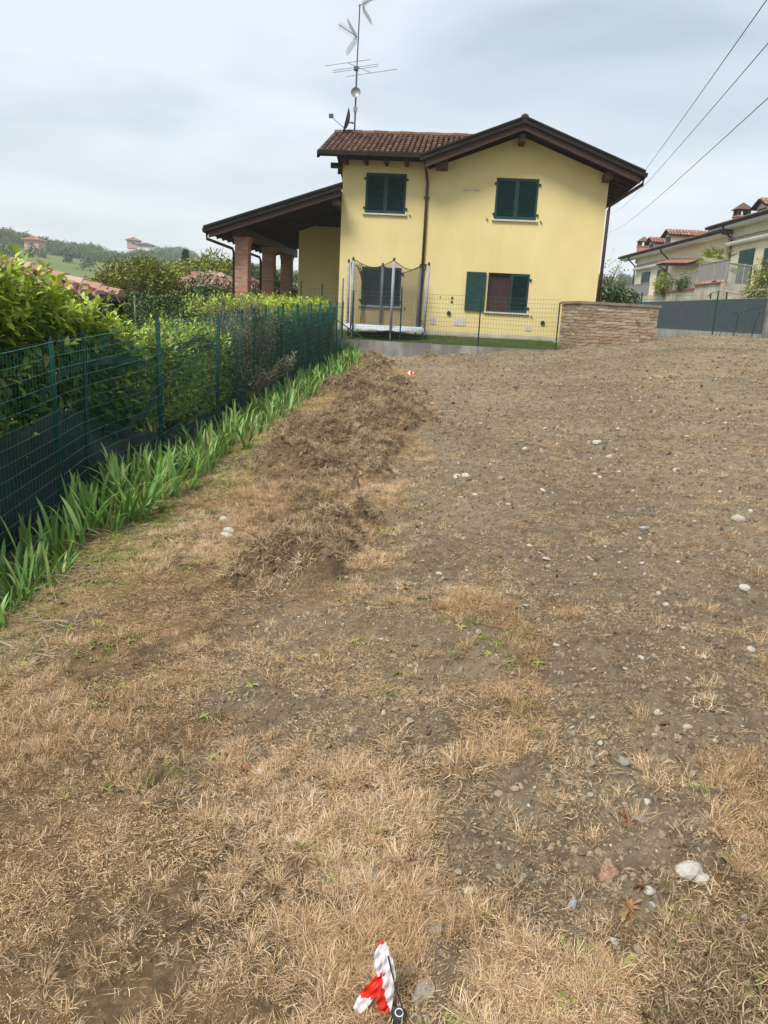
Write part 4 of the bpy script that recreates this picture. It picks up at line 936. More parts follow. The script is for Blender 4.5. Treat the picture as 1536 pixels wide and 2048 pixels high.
def shrub(name,label,cat,base,vol,n,mat,young,k=9,slen=.22,L=.1,W_=.42,seed=0,upb=.9,group=None,individual=0,fine=False,stem_every=5,droop=.3):
    P,D,Ls,T,st=shoots(n,vol,young,k,slen,L,None,seed,upb)
    t=thing(name,label,cat,tuple(base),0,group)
    mb=MB()
    b=np.array(base); 
    for i in range(0,len(st),stem_every):
        p,q=st[i]; m_=b+(p-b)*.5+np.array([random.uniform(-.1,.1),random.uniform(-.1,.1),.05]); bb=b+np.array([(p[0]-b[0])*.25,(p[1]-b[1])*.35,0])
        mb.tube([bb,m_,p,q],[.012,.009,.006,.003],4,cap=False)
    part('branches',mb,twig,t,kind='stuff')
    if individual:
        dist=np.linalg.norm(P-EYE,axis=1)-.0; vis=dist+ 3*(P[:,2]<topz(7)-.9); order=np.argsort(vis)[:individual]
        protos=[]
        for q in range(10):
            V,Fq,TT=leaf_arrays(np.zeros((1,3)),np.array([[1.,0,0]]),np.array([1.]),np.array([W_]),np.array([q/9.]),True,droop,.18,q)
            protos.append(np_mesh('leaf',V,Fq,mat,TT,True))
        off=np.array(OFF[t.name])
        for i in order:
            me=protos[int(round(T[i]*9))]; o=bpy.data.objects.new('leaf',me); COL.objects.link(o); o.parent=t
            d=Vector(D[i]); qn=d.to_track_quat('X','Z'); o.rotation_mode='QUATERNION'; o.rotation_quaternion=qn; o.location=Vector(P[i]-off); o.scale=(Ls[i],)*3
        kp=np.ones(len(P),bool); kp[order]=False; P,D,Ls,T=P[kp],D[kp],Ls[kp],T[kp]
    V,Fq,TT=leaf_arrays(P,D,Ls,Ls*W_,T,fine,droop,.18,seed)
    part('foliage',np_mesh('foliage',V,Fq,mat,TT,False,OFF[t.name]),mat,t,kind='stuff'); return t
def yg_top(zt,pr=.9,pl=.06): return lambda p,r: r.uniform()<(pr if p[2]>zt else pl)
# the big laurel at the left edge
def lau_top(y): return float(np.interp(y,[3,6,7,8.0,8.7,9.2],[1.48,1.68,1.64,1.54,1.32,1.02]))
def lau_vol(r):
    y=r.uniform(3.2,9.2); zt=lau_top(y)+.34*(float(fbm(y*2.6,0,2,3))-.5); zb=.25 if y>6 else .4; side=r.uniform(); xf=fence_x(y)-.42
    if side<.45: x=xf-abs(r.normal(0,.10)); z=r.uniform(zb,zt); n_=np.array([1.,-.3,.15])
    elif side<.85: x=xf-r.uniform(0,1.5); z=zt-.18*((xf-x)/1.5-.35)**2-abs(r.normal(0,.1)); n_=np.array([.2,-.2,1.])
    else: x=xf-r.uniform(.1,1.3); z=r.uniform(zb,zt); n_=r.normal(0,1,3)
    return np.array([x,y,z]),n_
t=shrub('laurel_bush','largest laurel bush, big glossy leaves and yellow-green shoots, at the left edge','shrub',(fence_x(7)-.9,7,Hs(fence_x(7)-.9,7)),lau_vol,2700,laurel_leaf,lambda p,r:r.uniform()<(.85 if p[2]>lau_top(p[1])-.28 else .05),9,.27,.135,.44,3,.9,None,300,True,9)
V,Fq,TT=leaf_arrays(np.array([[fence_x(6.9)-.2,6.75,1.30]]),np.array([[.1,0,-1.]]),np.array([.12]),np.array([.06]),np.array([.5]),True)
for (yy1,zz1) in ((6.75,1.28),(10.2,1.12),(11.2,1.0)):
    V,Fq,TT=leaf_arrays(np.array([[fence_x(yy1)-.22,yy1,zz1]]),np.array([[.1,.2,-1.]]),np.array([.12]),np.array([.06]),np.array([.5]),True); part('yellow_leaf',np_mesh('yellow_leaf',V,Fq,yellow_leaf,TT,False,OFF[t.name]),yellow_leaf,t,'yellowed leaf hanging low')
# laurels further along
shrub('laurel_bush','yellow-green laurel bush seen through the fence between the big laurel and the grey-leaved shrub','shrub',(fence_x(11)-.8,11,Hs(-3,11)),boxvol(9.3,12.3,-1.0,-.25,.15,lambda y:1.22+.1*math.sin(y*3)),1300,laurel_leaf,lambda p,r:r.uniform()<.7,8,.2,.10,.38,5,stem_every=9)
shrub('grey_leaved_shrub','straggly shrub with small grey and cream leaves poking through the wire mesh','shrub',(fence_x(13.2)-.6,13.2,Hs(-3,13)),boxvol(11.9,14.4,-.9,-.02,.2,lambda y:1.56+.22*math.sin(y*4)),1500,olive_leaf,lambda p,r:r.uniform()<.25,8,.2,.055,.30,6,stem_every=6)
# the branch that falls outside the fence
def br_vol(r): 
    t_=r.uniform(); return np.array([fence_x(12.4)+.1+.45*t_,12.2+2.2*t_,Hs(-2,12.5)+.35+.35*t_+r.normal(0,.06)]),np.array([.3,.2,.4])
shrub('drooping_branch','withered branch with cream leaves that has grown out through the fence over the irises','branch',(fence_x(12.3),12.2,Hs(fence_x(12.3),12.2)+.3),br_vol,70,olive_leaf,lambda p,r:r.uniform()<.8,7,.14,.065,.35,8,stem_every=4)
for i,(a,b,zt,lab) in enumerate(((14.2,16.6,1.74,'clipped laurel bush behind the fence, next after the grey-leaved shrub'),(16.5,19.0,1.82,'clipped laurel bush in the far hedge, right below the brick pillars'),(18.9,21.6,1.88,'last clipped laurel bush before the trampoline, in front of the yellow porch wall'))):
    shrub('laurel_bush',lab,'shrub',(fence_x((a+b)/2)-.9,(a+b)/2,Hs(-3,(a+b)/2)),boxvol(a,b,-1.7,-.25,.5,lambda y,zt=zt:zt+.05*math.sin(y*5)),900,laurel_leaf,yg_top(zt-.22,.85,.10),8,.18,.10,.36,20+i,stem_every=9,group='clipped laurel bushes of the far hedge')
# darker garden shrubs farther behind
for i,(c,rx,ry,rz,lab,m_,n_) in enumerate((((-5.0,14.2,.75),1.0,1.2,1.1,'dark leafy shrub left of centre behind the fence, near the brown gutter',dark_leaf,800),((-5.6,17,.55),1.4,1.2,1.35,'broad dark green shrub with pale leaf edges behind the laurels',dark_leaf,900),((-4.3,17.2,.7),.9,1.2,1.2,'dark shrub tangled with pale twigs just left of the brick pillars',dark_leaf,700),((-3.5,12.6,.35),.6,.8,.98,'bright green laurel crown rising above the net behind the fence',laurel_leaf,500))):
    shrub('garden_shrub',lab,'shrub',(c[0],c[1],Hs(c[0],c[1])),ellip(c,rx,ry,rz,.5,Hs(c[0],c[1])+.1,.2,i),n_,m_,lambda p,r:r.uniform()<.3,8,.2,.075,.42,40+i,.5,stem_every=9)
# ------------------------------------------------------------------ irises
def iris_leaf_geo(L,w,bend,seed,fine=6):
    r=np.random.default_rng(seed); V=[];p=np.zeros(3); el=math.pi/2-.12
    tw=r.uniform(-.5,.5)
    for k in range(fine+1):
        u_=k/fine; ww=w*.5*(1.05-.35*u_ if u_<.72 else (1.05-.35*.72)*(1-((u_-.72)/.28)**1.5)+.02)
        sd=np.array([math.sin(tw*u_)*.9,math.cos(tw*u_),0])
        V+=[p-sd*ww,p+np.array([.12*ww,0,0]),p+sd*ww]
        p=p+np.array([math.cos(el),0,math.sin(el)])*L/fine; el-=bend/fine*(.4+1.6*u_)
    Fq=[]
    for k in range(fine):
        for j in (0,1): Fq.append((3*k+j,3*k+j+1,3*k+j+4,3*k+j+3))
    return np.array(V),np.array(Fq)
ILG=[iris_leaf_geo(1,.058+.016*(i%3),[.25,.5,.9,1.5,.35,.7,1.1,.2][i],i) for i in range(8)]
ILM=[np_mesh('leaf',V,Fq,iris_leaf,np.full(len(V),.5),True) for V,Fq in ILG]
def clump_layout(r):
    out=[]; fan=r.uniform(0,6.3)
    for j in range(int(r.integers(11,17))):
        a=fan+r.choice([0,math.pi])+r.normal(0,.5); out.append((int(r.integers(0,8)),a,r.normal(0,.05,2),r.uniform(.2,.55),r.normal(.2,.22)))
    return out
def iris_mat(a,off,L,tilt):
    return Matrix.Translation((off[0],off[1],0))@Matrix.Rotation(a,4,'Z')@Matrix.Rotation(tilt,4,'Y')@Matrix.Diagonal((L,L*1.0,L,1))
r=np.random.default_rng(5); far_protos=[]
for q in range(6):
    Vs=[];Fs=[];Ts=[];n0=0
    for (m_i,a,off,L,tl) in clump_layout(r):
        V,Fq=ILG[m_i]; Mx=np.array(iris_mat(a,off,L,tl)); V2=V@Mx[:3,:3].T+Mx[:3,3]; Vs.append(V2); Fs.append(Fq+n0); n0+=len(V); Ts+= [r.uniform()]*len(V)
    far_protos.append(np_mesh('iris_clump',np.concatenate(Vs),np.concatenate(Fs),iris_leaf2,Ts,True))
y=3.35; nc=0
IG='irises planted in a strip along the green fence'
while y<22.2:
    for row in range(4):
        xo=.18+.20*row+r.normal(0,.05); yo=y+r.normal(0,.07)
        if r.uniform()<.10 or (5.3<yo<5.8 and row>=2): continue
        if row==3 and r.uniform()<.55: continue
        x=fence_x(yo)+xo; z=Hs(x,yo); sc=r.uniform(.75,1.12)*float(np.interp(yo,[3.4,5.0,5.5,6.9,7.6,12,22],[.62,.70,1.05,1.1,.9,.86,.84]))
        if yo<8.6:
            o=thing('iris_plant','clump of sword-shaped green iris leaves in the strip at the foot of the fence','iris',(x,yo,z),0,IG); o.scale=(sc,)*3
            for (m_i,a,off,L,tl) in clump_layout(r):
                lf=bpy.data.objects.new('leaf',ILM[m_i]); COL.objects.link(lf); lf.parent=o; lf.matrix_local=iris_mat(a,off,L,tl)
        else:
            o=bpy.data.objects.new('iris_plant',far_protos[int(r.integers(0,6))]); COL.objects.link(o); o.location=(x,yo,z); o.rotation_euler=(0,0,r.uniform(0,6.3)); o.scale=(sc,)*3
            o['label']='clump of sword-shaped green iris leaves in the strip at the foot of the fence'; o['category']='iris'; o['group']=IG
        nc+=1
    y+=.19 if y<9 else .225
print('iris',nc)
# withered iris litter at their feet, pale stalks
x=[];yv=[]
n=420; yv=3.8+18*r.uniform(0,1,n)**1.8; x=fence_x(yv)+r.uniform(.3,1.25,n)
brown_i=ramp_mat('withered_leaf',[(.10,.07,.045),(.26,.19,.13),(.45,.37,.28)],.8,.2,inst=True)
litp=proto_set('withered_strap',[blades(9,.12,.32,.012,.06,1.4,.5,brown_i,'withered_strap',.75,4,.02) for i in range(5)])
scatter('withered_iris_leaves',np.stack([x,yv,H(x,yv)+.0],1),tilt_rot(n,.1),r.uniform(.5,1.0,n),r.uniform(0,1,n),litp,5,'withered brown iris leaves lying at the feet of the irises')
# clump of day-lily grass by the wall corner
def strap_clump(nm,lab,c,n,L,seed):
    rr_=np.random.default_rng(seed); Vs=[];Fs=[];Ts=[];n0=0
    for j in range(n):
        V,Fq=ILG[int(rr_.integers(0,8))]; V=V*np.array([1,.35,1]); Mx=np.array(iris_mat(rr_.uniform(0,6.3),rr_.normal(0,.10,2),L*rr_.uniform(.6,1.1),rr_.normal(.35,.25))); Vs.append(V@Mx[:3,:3].T+Mx[:3,3]); Fs.append(Fq+n0); n0+=len(V); Ts+=[rr_.uniform(0,.5)]*len(V)
    o=bpy.data.objects.new(nm,np_mesh(nm,np.concatenate(Vs),np.concatenate(Fs),iris_leaf2,Ts,True)); COL.objects.link(o); o.location=c; o['label']=lab; o['category']='plant'; return o
strap_clump('grass_clump','rounded clump of dark arching leaves at the left end of the retaining wall',(-1.35,22.0,Hs(-1.35,22.0)),170,.62,3)
# ------------------------------------------------------------------ trampoline
tc_=np.array([.05,23.75]); 
_q=atY(770,655,23.9); TCX=float(_q[0]); TCY=23.95; zl0=1.05+.075*(2.84-1.6); R_=1.22; zb=1.47
tr=thing('trampoline','round garden trampoline with grey padded poles and black safety net on the lawn','trampoline',(TCX,TCY,zl0))
angs=[math.radians(8+60*k) for k in range(6)]
def tp(a,r_,z): return (TCX+r_*math.sin(a),TCY-r_*math.cos(a),z)
mb=MB(); ring=[tp(math.radians(k*10),R_-.03,zb) for k in range(37)]; mb.tube(ring,.022,6); part('frame_ring',mb,galv,tr)
V=[];Fq=[]
for k in range(72):
    a=math.radians(k*5)
    for r_,z in ((R_-.24,zb+.035),(R_-.1,zb+.05),(R_+.04,zb+.02),(R_+.055,zb-.09+.015*math.sin(k*1.3))): V.append(tp(a,r_,z))
for k in range(72):
    for j in range(3): a=k*4+j; b=((k+1)%72)*4+j; Fq.append((a,b,b+1,a+1))
part('edge_pad',np_mesh('edge_pad',V,Fq,pad,np.zeros(len(V)),True,OFF[tr.name]),pad,tr)
mb=MB(); c0=[tp(math.radians(k*10),R_-.25,zb+.02) for k in range(36)]; mb.add(c0,[tuple(range(36))]); part('jump_mat',mb,matblack,tr)
zt_=3.38
for k,a in enumerate(angs):
    b_=tp(a,R_+.03,zb-.1); t_=tp(a,R_+.05+.02*math.sin(k*2),zt_-.1+.02*math.sin(k*5))
    lg=MB(); lg.tube([tp(a,R_+.0,zl0),tp(a,R_+.0,zb-.02)],.022,8); part('leg',lg,galv,tr)
    mb=MB(); mb.tube([b_,t_],.042,10); p=part('pole',mb,sleeve,tr,smooth=True)
    cp=MB(); cp.tube([t_,(t_[0],t_[1],t_[2]+.1)],[.036,.028],8); part('pole_cap',cp,blackm,p)
for k in range(6):
    a,b=angs[k],angs[(k+1)%6]; 
    if b<a: b+=2*math.pi
    V=[]; n=14; nv=10
    for i in range(n+1):
        u_=i/n; aa_=a+(b-a)*u_; sg=.20*math.sin(math.pi*u_)
        # chord rather than arc near the top
        rc=R_*math.cos((b-a)/2)/math.cos(aa_-(a+b)/2)
        for j in range(nv+1):
            w_=j/nv; rr_=(R_-.2)*(1-w_)+rc*w_+.015*math.sin(i*1.7+j); V.append(tp(aa_,rr_,zb+.03+(zt_-.1-zb-sg)*w_))
    idx=np.arange((n+1)*(nv+1)).reshape(n+1,nv+1); Fq=np.stack([idx[:-1,:-1],idx[1:,:-1],idx[1:,1:],idx[:-1,1:]],-1).reshape(-1,4)
    np_=part('net_panel',np_mesh('net_panel',V,Fq,tramp_net,np.zeros(len(V)),True,OFF[tr.name]),tramp_net,tr)
    mb=MB(); mb.tube([V[idx[i,nv]] for i in range(n+1)],.010,4,cap=False); part('net_hem',mb,blackm,np_)
# gathered net entrance
mb=MB()
for q in range(4):
    a=angs[5]+.15+.06*q; mb.tube([tp(a-.1,R_-.02,3.2),tp(a,R_-.1,2.9-.1*q),tp(a+.12,R_-.15,2.4),tp(a+.1-.03*q,R_-.1,2.0),tp(a,R_-.16,1.55)],.009,4,cap=False)
part('net_seam',mb,blackm,tr)
for q in range(9):
    a=math.radians(-60+q*21); mb=MB(); mb.tube([tp(a,R_+.03,zb-.08),tp(a+.02,R_+.03,zb-.2-.05*(q%3))],.007,4); part('hanging_strap',mb,blackm,tr)
# ------------------------------------------------------------------ lawn fence on the retaining wall and to the right
def panel_fence(name,label,pts,tops,wm,pm_,h=1.35,vs=.075,hs=.12,rad=.02,rw=.0022,cat='fence'):
    """pts: base points of posts"""
    f=thing(name,label,cat,tuple(pts[0]))
    for p,t_ in zip(pts,tops):
        mb=MB(); mb.tube([p,(p[0]+random.uniform(-.02,.02),p[1],p[2]+t_)],rad,8); part('post',mb,pm_,f)
    for a,b in zip(pts[:-1],pts[1:]):
        a,b=np.array(a),np.array(b); mb=MB(); L=np.linalg.norm(b-a); n=int(L/vs); nh=int(h/hs)
        for j in range(nh+1): mb.tube([a+(0,-.03,.05+h*j/nh),(a+b)/2+(0,-.03,.05+h*j/nh-.02),b+(0,-.03,.05+h*j/nh)],rw,3,cap=False)
        for i in range(n+1): q=a+(b-a)*i/n; mb.tube([q+(0,-.03,.05),q+(0,-.03,.05+h)],rw*.7,3,cap=False)
        part('wire_mesh',mb,wm,f,kind='stuff')
    return f
def wtop(s,b=-2.92): q=wloc(s,b); return (float(q[0]),float(q[1]),1.08)
P0=[wtop(-.62),wtop(.0),wtop(2.25),wtop(4.45),wtop(6.6)]
f=panel_fence('lawn_wire_fence','thin wire mesh fence with dark posts standing on the concrete retaining wall',P0,[1.55,1.5,1.5,1.5,1.3],wire_o,fence_rear,h=1.32,rw=.0030,vs=.075,hs=.12)
a=np.array(wtop(-.60)); mb=MB(); mb.tube([a+(0,-.02,1.15),np.array(wtop(1.28))+(0,-.02,.02)],.016,6); part('brace',mb,fence_rear,f)
mb=MB(); mb.tube([(-1.50,22.6,.9),(-1.48,22.6,2.75)],.022,8); part('corner_post',mb,galv,f,'taller bare metal corner post')
mb=MB(); mb.tube([(-1.18,23.0,1.1),(-1.2,23.0,2.45)],.025,8); part('corner_post',mb,fence_rear,f)
g1=np.array([7.62,24.6,1.50]); g2=np.array([9.95,24.6,1.56]); 
_a=atY(1273,679,24.6); _b=atY(1423,678.5,24.6); _c=atY(1526,677,24.6); _d=atY(1700,676,24.6)
PR=[tuple(_a),tuple(_b),tuple(_c),tuple(_d)]
panel_fence('plot_end_fence','wire mesh fence with slim green posts at the far right end of the bare plot',PR,[1.42,1.45,1.4,1.4],wire_o,fence_g,h=1.28,rad=.024,rw=.0028)
mb=MB(); q=atY(1531,677,24.2); mb.box((q[0]-.09,q[1]-.09,q[2]-.2),(q[0]+.17,q[1]+.09,q[2]+1.55)); cpst=solo('concrete_post',mb,concrete,'thick grey concrete post at the right edge of the photo, where the wire fence ends','post',origin=(float(q[0]),float(q[1]),float(q[2])))
# little tubular arch frames beside it
af=thing('tubular_gate_frame','leaning green tubular frame with wire infill beside the concrete post','gate',tuple(atY(1465,679,24.1)))
def yy(px,py,Y=24.1): return atY(px,py,Y)
mb=MB(); mb.tube([yy(1460,632),yy(1465,626),yy(1472,625),yy(1477,630),yy(1473,650),yy(1466,674)],.018,6); part('tube_arch',mb,fence_rear,af)
mb=MB(); mb.tube([yy(1473,632),yy(1482,624),yy(1505,617),yy(1532,611)],.018,6); part('tube_rail',mb,fence_rear,af)
mb=MB(); mb.tube([yy(1528,622),yy(1519,626),yy(1512,640),yy(1503,674)],.018,6); part('tube_leg',mb,fence_rear,af)
mb=MB(); mb.tube([yy(1432,680),yy(1440,668),yy(1447,656)],.014,6); part('tube_leg',mb,fence_rear,af)
mb=MB()
for i in range(14): mb.tube([yy(1470+i*4.2,632-i*1.4),yy(1467+i*4.2,676)],.003,3,cap=False)
for j in range(8): mb.tube([yy(1472,634+j*5.5),yy(1528,622+j*7)],.003,3,cap=False)
part('wire_infill',mb,wire_o,af,kind='stuff')
# ------------------------------------------------------------------ grey screen fence along the road
SX=15.5
sf=thing('grey_screen_fence','long grey privacy screen fence on a stained concrete base along the road','fence',(SX,33,1.0))
ys_=np.arange(30.5,57.1,1.32)
def sft(y): return 3.32+.011*(y-33.4)
for a,b in zip(ys_[:-1],ys_[1:]):
    mb=MB(); mb.box((SX-.012,a+.008,1.80+.02*(a-33)/3),(SX+.012+random.uniform(0,.01),b-.008,sft(a))); part('screen_panel',mb,screen_m,sf)
mb=MB(); mb.tube([(SX,30.5,sft(30.5)+.01),(SX,57,sft(57)+.01)],.02,6); part('top_rail',mb,galv,sf)
for a in np.arange(30.5,57,6.0):
    mb=MB(); mb.prism([(SX-.12,a+.01,.6),(SX-.12,a+5.98,.6),(SX-.12,a+5.98,1.86+.02*(a+6-33)/3),(SX-.12,a+.01,1.86+.02*(a-33)/3)],(.3,0,0)); part('base_wall',mb,concrete2,sf)
mb=MB(); mb.add([(9.6,27.5,1.47),(15.2,27.5,1.47),(15.2,90,1.50),(9.6,90,1.50)],[(0,1,2,3)]); struct('road',mb,asphalt)
# ------------------------------------------------------------------ neighbouring cream houses (facades look left, towards the plot)
def pX(px,py,X): return atX(1160+px/4.085,380+py/4.085,X)
def row_house(name,label,y0,y1,ze,nm_wins,dorm,chim,awn,pipes,zb=3.2,eo=(1.2,1.2)):
    X=22.; h=thing(name,label,'house',(X,(y0+y1)/2,zb))
    mb=MB(); mb.box((X,y0,zb-1.5),(X+.3,y1,ze-.12)); mb.box((X+.3,y0,zb-1.5),(X+10,y0+.3,ze-.12)); mb.box((X+.3,y1-.3,zb-1.5),(X+10,y1,ze-.12)); part('wall',mb,cream,h)
    sl=.27; xe=X-.75
    mb=MB(); slab(mb,(xe,y0-eo[0],ze-.02),(xe,y1+eo[1],ze-.02),(X+6,y1+eo[1],ze+(6.75)*sl),(X+6,y0-eo[0],ze+(6.75)*sl),.14); part('roof',mb,wooddark,h)
    mb=MB(); tile_field(mb,(xe,y0-eo[0],ze),(0,1,0),(1/math.hypot(1,sl),0,sl/math.hypot(1,sl)),y1-y0+eo[0]+eo[1],6.6,.28,.9,.1,3); part('roof_tiles',mb,tile_red,h,kind='stuff')
    mb=MB(); mb.tube([(xe-.07,y0-eo[0]-.05,ze-.04),(xe-.07,y1+eo[1]+.05,ze-.04)],.10,8); part('gutter',mb,gutter,h)
    mb=MB(); mb.box((xe+.05,y0-eo[0]+.1,ze-.3),(xe+.11,y1+eo[1]-.1,ze-.15)); mb.box((xe+.11,y0-eo[0]+.1,ze-.3),(X,y1+eo[1]-.1,ze-.24)); part('soffit',mb,whitep,h)
    for (ya,yb_,z0_,z1_,open_) in nm_wins:
        mb=MB(); mb.box((X-.03,ya,z0_),(X-.005,yb_,z1_)); w=part('window',mb,glassd,h)
        n=2; L=(yb_-ya)/2
        for sgn,(c0,c1) in enumerate(((ya-(L if open_ else 0),ya+(0 if open_ else L)-.02),(yb_-(0 if open_ else L)+.02,yb_+(L if open_ else 0)))):
            if open_==2 and sgn==1: continue
            mb=MB(); mb.box((X-.10,c0,z0_),(X-.05,c1,z1_)); s_=part('shutter',mb,shutter_m,w)
    for k,(px1,px2,ztop,xd,L) in enumerate(dorm):
        # front gable faces -x
        ya,yb_=px1,px2; ym=(ya+yb_)/2; zb_=ze+(xd-xe)*sl-.1; zt=ztop
        mb=MB(); mb.prism([(xd,ya,zb_-.1),(xd,yb_,zb_-.1),(xd,yb_,zt-.45),(xd,ym,zt-.08),(xd,ya,zt-.45)],(L,0,0)); d_=part('dormer',mb,whitep,h)
        mb=MB()
        for sg,(q0) in ((1,yb_+.3),(-1,ya-.3)):
            slab(mb,(xd-.35,ym,zt),(xd+L,ym,zt),(xd+L,q0,zt-.52),(xd-.35,q0,zt-.52),.07)
        part('dormer_roof',mb,gutter,d_)
        mb=MB(); hw=math.hypot(ym-ya+.3,.52); 
        tile_field(mb,(xd-.33,ya-.3,zt-.5),(1,0,0),(0,(ym-ya+.3)/hw,.52/hw),L+.33,hw,.26,.5,.09,3); part('dormer_tiles',mb,tile_red,d_,kind='stuff')
        mb=MB(); mb.box((xd-.03,ya+.2,zb_+.05),(xd-.005,yb_-.2,zt-.55)); part('dormer_window',mb,shutter_m,d_)
    for (yc,xc,z0_,z1_) in chim:
        mb=MB(); w=.42; mb.box((xc-w,yc-w,z0_-1),(xc+w,yc+w,z1_-.75)); mb.box((xc-w-.06,yc-w-.06,z1_-.75),(xc+w+.06,yc+w+.06,z1_-.67)); c_=part('chimney',mb,brick_m,h)
        for a in(-1,1):
            for b in (-1,1): mb=MB(); mb.box((xc+a*(w-.1)-.1,yc+b*(w-.1)-.1,z1_-.67),(xc+a*(w-.1)+.1,yc+b*(w-.1)+.1,z1_-.28)); part('chimney_post',mb,blackm,c_)
        mb=MB(); q=w+.16; mb.add([(xc-q,yc-q,z1_-.28),(xc+q,yc-q,z1_-.28),(xc+q,yc+q,z1_-.28),(xc-q,yc+q,z1_-.28),(xc,yc,z1_+.22)],[(0,1,2,3),(0,1,4),(1,2,4),(2,3,4),(3,0,4)]); part('chimney_cap',mb,tile_m,c_)
    for (ya,yb_,z) in awn:
        mb=MB(); mb.tube([(X-.25,ya,z),(X-.25,yb_,z)],.13,8); part('rolled_awning',mb,whitep,h)
        mb=MB(); mb.tube([(X-.2,ya,z+.32),(X-.2,yb_,z+.32)],.05,6); part('awning_rail',mb,galv,h)
    for (yp,z0_) in pipes:
        mb=MB(); mb.tube([(xe-.02,yp,ze-.12),(xe,yp,ze-.35),(X-.1,yp-.1,ze-.95),(X-.1,yp-.1,z0_)],.07,8); part('downpipe',mb,pipebrown,h)
    return h
row_house('cream_terraced_house','farther cream house with two dormers and a brick chimney, right of the yellow house',54.6,74.4,8.45,
 [(70.1,72.2,4.9,6.82,0),(66.2,68.0,4.9,6.80,0)],
 [(float(pX(612,400,22.8)[1]),float(pX(570,400,22.8)[1]),9.95,22.8,3.2),(float(pX(748,400,22.8)[1]),float(pX(697,400,22.8)[1]),10.15,22.8,6.5)],
 [(float(pX(515,450,23.2)[1]),23.2,9.0,float(pX(515,400,23.2)[2]))],[(66.1,74.2,7.18)],[(65.8,5),(74.6,4.6)],eo=(.5,3.2))
row_house('cream_terraced_house','nearer cream house at the right edge with a tall brick chimney and closed green shutters',42.,53.9,8.85,
 [(50.2,52.2,4.6,7.04,0),(46.6,48.75,4.4,6.9,0)],
 [(float(pX(1530,200,23.)[1]),float(pX(1440,200,23.)[1]),float(pX(1480,80,23.)[2]),23.,6)],
 [(float(pX(1322,200,23.2)[1]),23.2,9.2,float(pX(1322,120,23.2)[2])-.1)],[(42.3,54.0,7.58)],[(53.8,5.2)],eo=(.5,2.6))
# porch canopy of the farther house
cn=thing('entrance_canopy','small red tiled canopy over the terrace between the two cream houses','canopy',(21,61,5.0))
mb=MB(); slab(mb,(20.7,58.4,6.55),(20.7,64.8,7.0),(22,64.8,7.35),(22,58.4,6.9),.1); part('canopy_roof',mb,gutter,cn)
mb=MB(); tile_field(mb,(20.7,58.4,6.62),(0,.9975,.0701),(.966,0,.26),6.4,1.3,.26,.6,.1,3); part('canopy_tiles',mb,tile_red,cn,kind='stuff')
mb=MB(); mb.tube([(20.9,64.7,6.9),(21.95,64.7,6.2)],.05,6); part('canopy_bracket',mb,wood,cn)
# terraces and balconies
def railing(name,label,pts,h,mat,cat='railing',step=.14,panel=None):
    t=thing(name,label,cat,tuple(pts[0])); n=0
    for a,b in zip(pts[:-1],pts[1:]):
        a,b=np.array(a,float),np.array(b,float); L=np.linalg.norm(b-a)
        mb=MB(); mb.tube([a+(0,0,h),b+(0,0,h)],.03,6); part('handrail',mb,mat,t)
        mb=MB(); mb.tube([a+(0,0,.1),b+(0,0,.1)],.02,6); part('lower_rail',mb,mat,t)
        for i in range(int(L/1.2)+1): q=a+(b-a)*min(1,i*1.2/L); mb=MB(); mb.tube([q,q+(0,0,h+.06)],.03,6); part('post',mb,mat,t)
        mb=MB()
        for i in range(int(L/step)): q=a+(b-a)*(i+.5)*step/L; mb.tube([q+(0,0,.1),q+(0,0,h)],.012,4,cap=False)
        part('bars',mb,mat,t,kind='stuff')
        if panel: 
            d=(b-a)/L; mb=MB(); mb.prism([a+d*.06+(0.03,0,.14),b-d*.06+(0.03,0,.14),b-d*.06+(0.03,0,h-.03),a+d*.06+(0.03,0,h-.03)],(.01,0,0)); part('infill_panel',mb,panel,t)
    return t
mb=MB(); mb.box((19.5,62.,2.6),(22,70.2,4.45)); bb=solo('balcony_slab',mb,creamwall,'far white balcony base under the panelled railing of the farther cream house','balcony',origin=(20.7,66,2.6))
railing('balcony_railing','grey panelled balcony railing of the farther cream house',[(19.5,70.2,4.45),(19.5,62.,4.45)],.95,railm,panel=railpanel)
mb=MB(); mb.box((19.4,51.3,2.0),(22,60.2,4.55)); tw=solo('terrace_wall','' or mb,creamwall,'stained cream terrace wall below the entrance canopy','wall',origin=(20.7,55.5,2.0))
mb=MB(); mb.box((19.3,51.3,4.555),(19.75,60.25,4.64)); solo('terrace_coping',mb,terr,'red tile coping on the stained cream terrace wall below the canopy','coping',origin=(19.5,55.5,4.55))
railing('terrace_railing','thin barred railing on the stained terrace wall below the canopy',[(19.5,60.2,4.64),(19.5,51.4,4.64)],1.05,railm)
mb=MB(); mb.box((19.0,47.2,2.0),(22,51.25,4.7)); solo('terrace_wall',mb,creamwall,'tall cream terrace wall in front of the nearer cream house, left of its steps','wall',origin=(20.6,49,2.0))
mb=MB(); mb.box((18.9,47.2,4.705),(19.4,51.3,4.80)); solo('terrace_coping',mb,terr,'red tile coping on the tall terrace wall of the nearer cream house','coping',origin=(19.2,49,4.7))
railing('terrace_railing','dense pale railing on the tall terrace wall of the nearer cream house',[(19.1,51.2,4.8),(19.1,46.6,4.8)],1.2,railm,panel=railpanel,step=.11)
mb=MB()
for i in range(7): mb.box((18.9,46.9-.45*i-.45,2.0),(21.5,46.9-.45*i-.005,4.5-.3*i))
st_=solo('stone_steps',mb,creamwall,'cream steps descending beside the terrace of the nearer house','steps',origin=(20,45,2.0))
railing('stair_railing','pale railing running beside the cream steps of the nearer house',[(18.9,46.5,4.3),(18.9,43.2,3.9)],1.5,railm,step=.12)
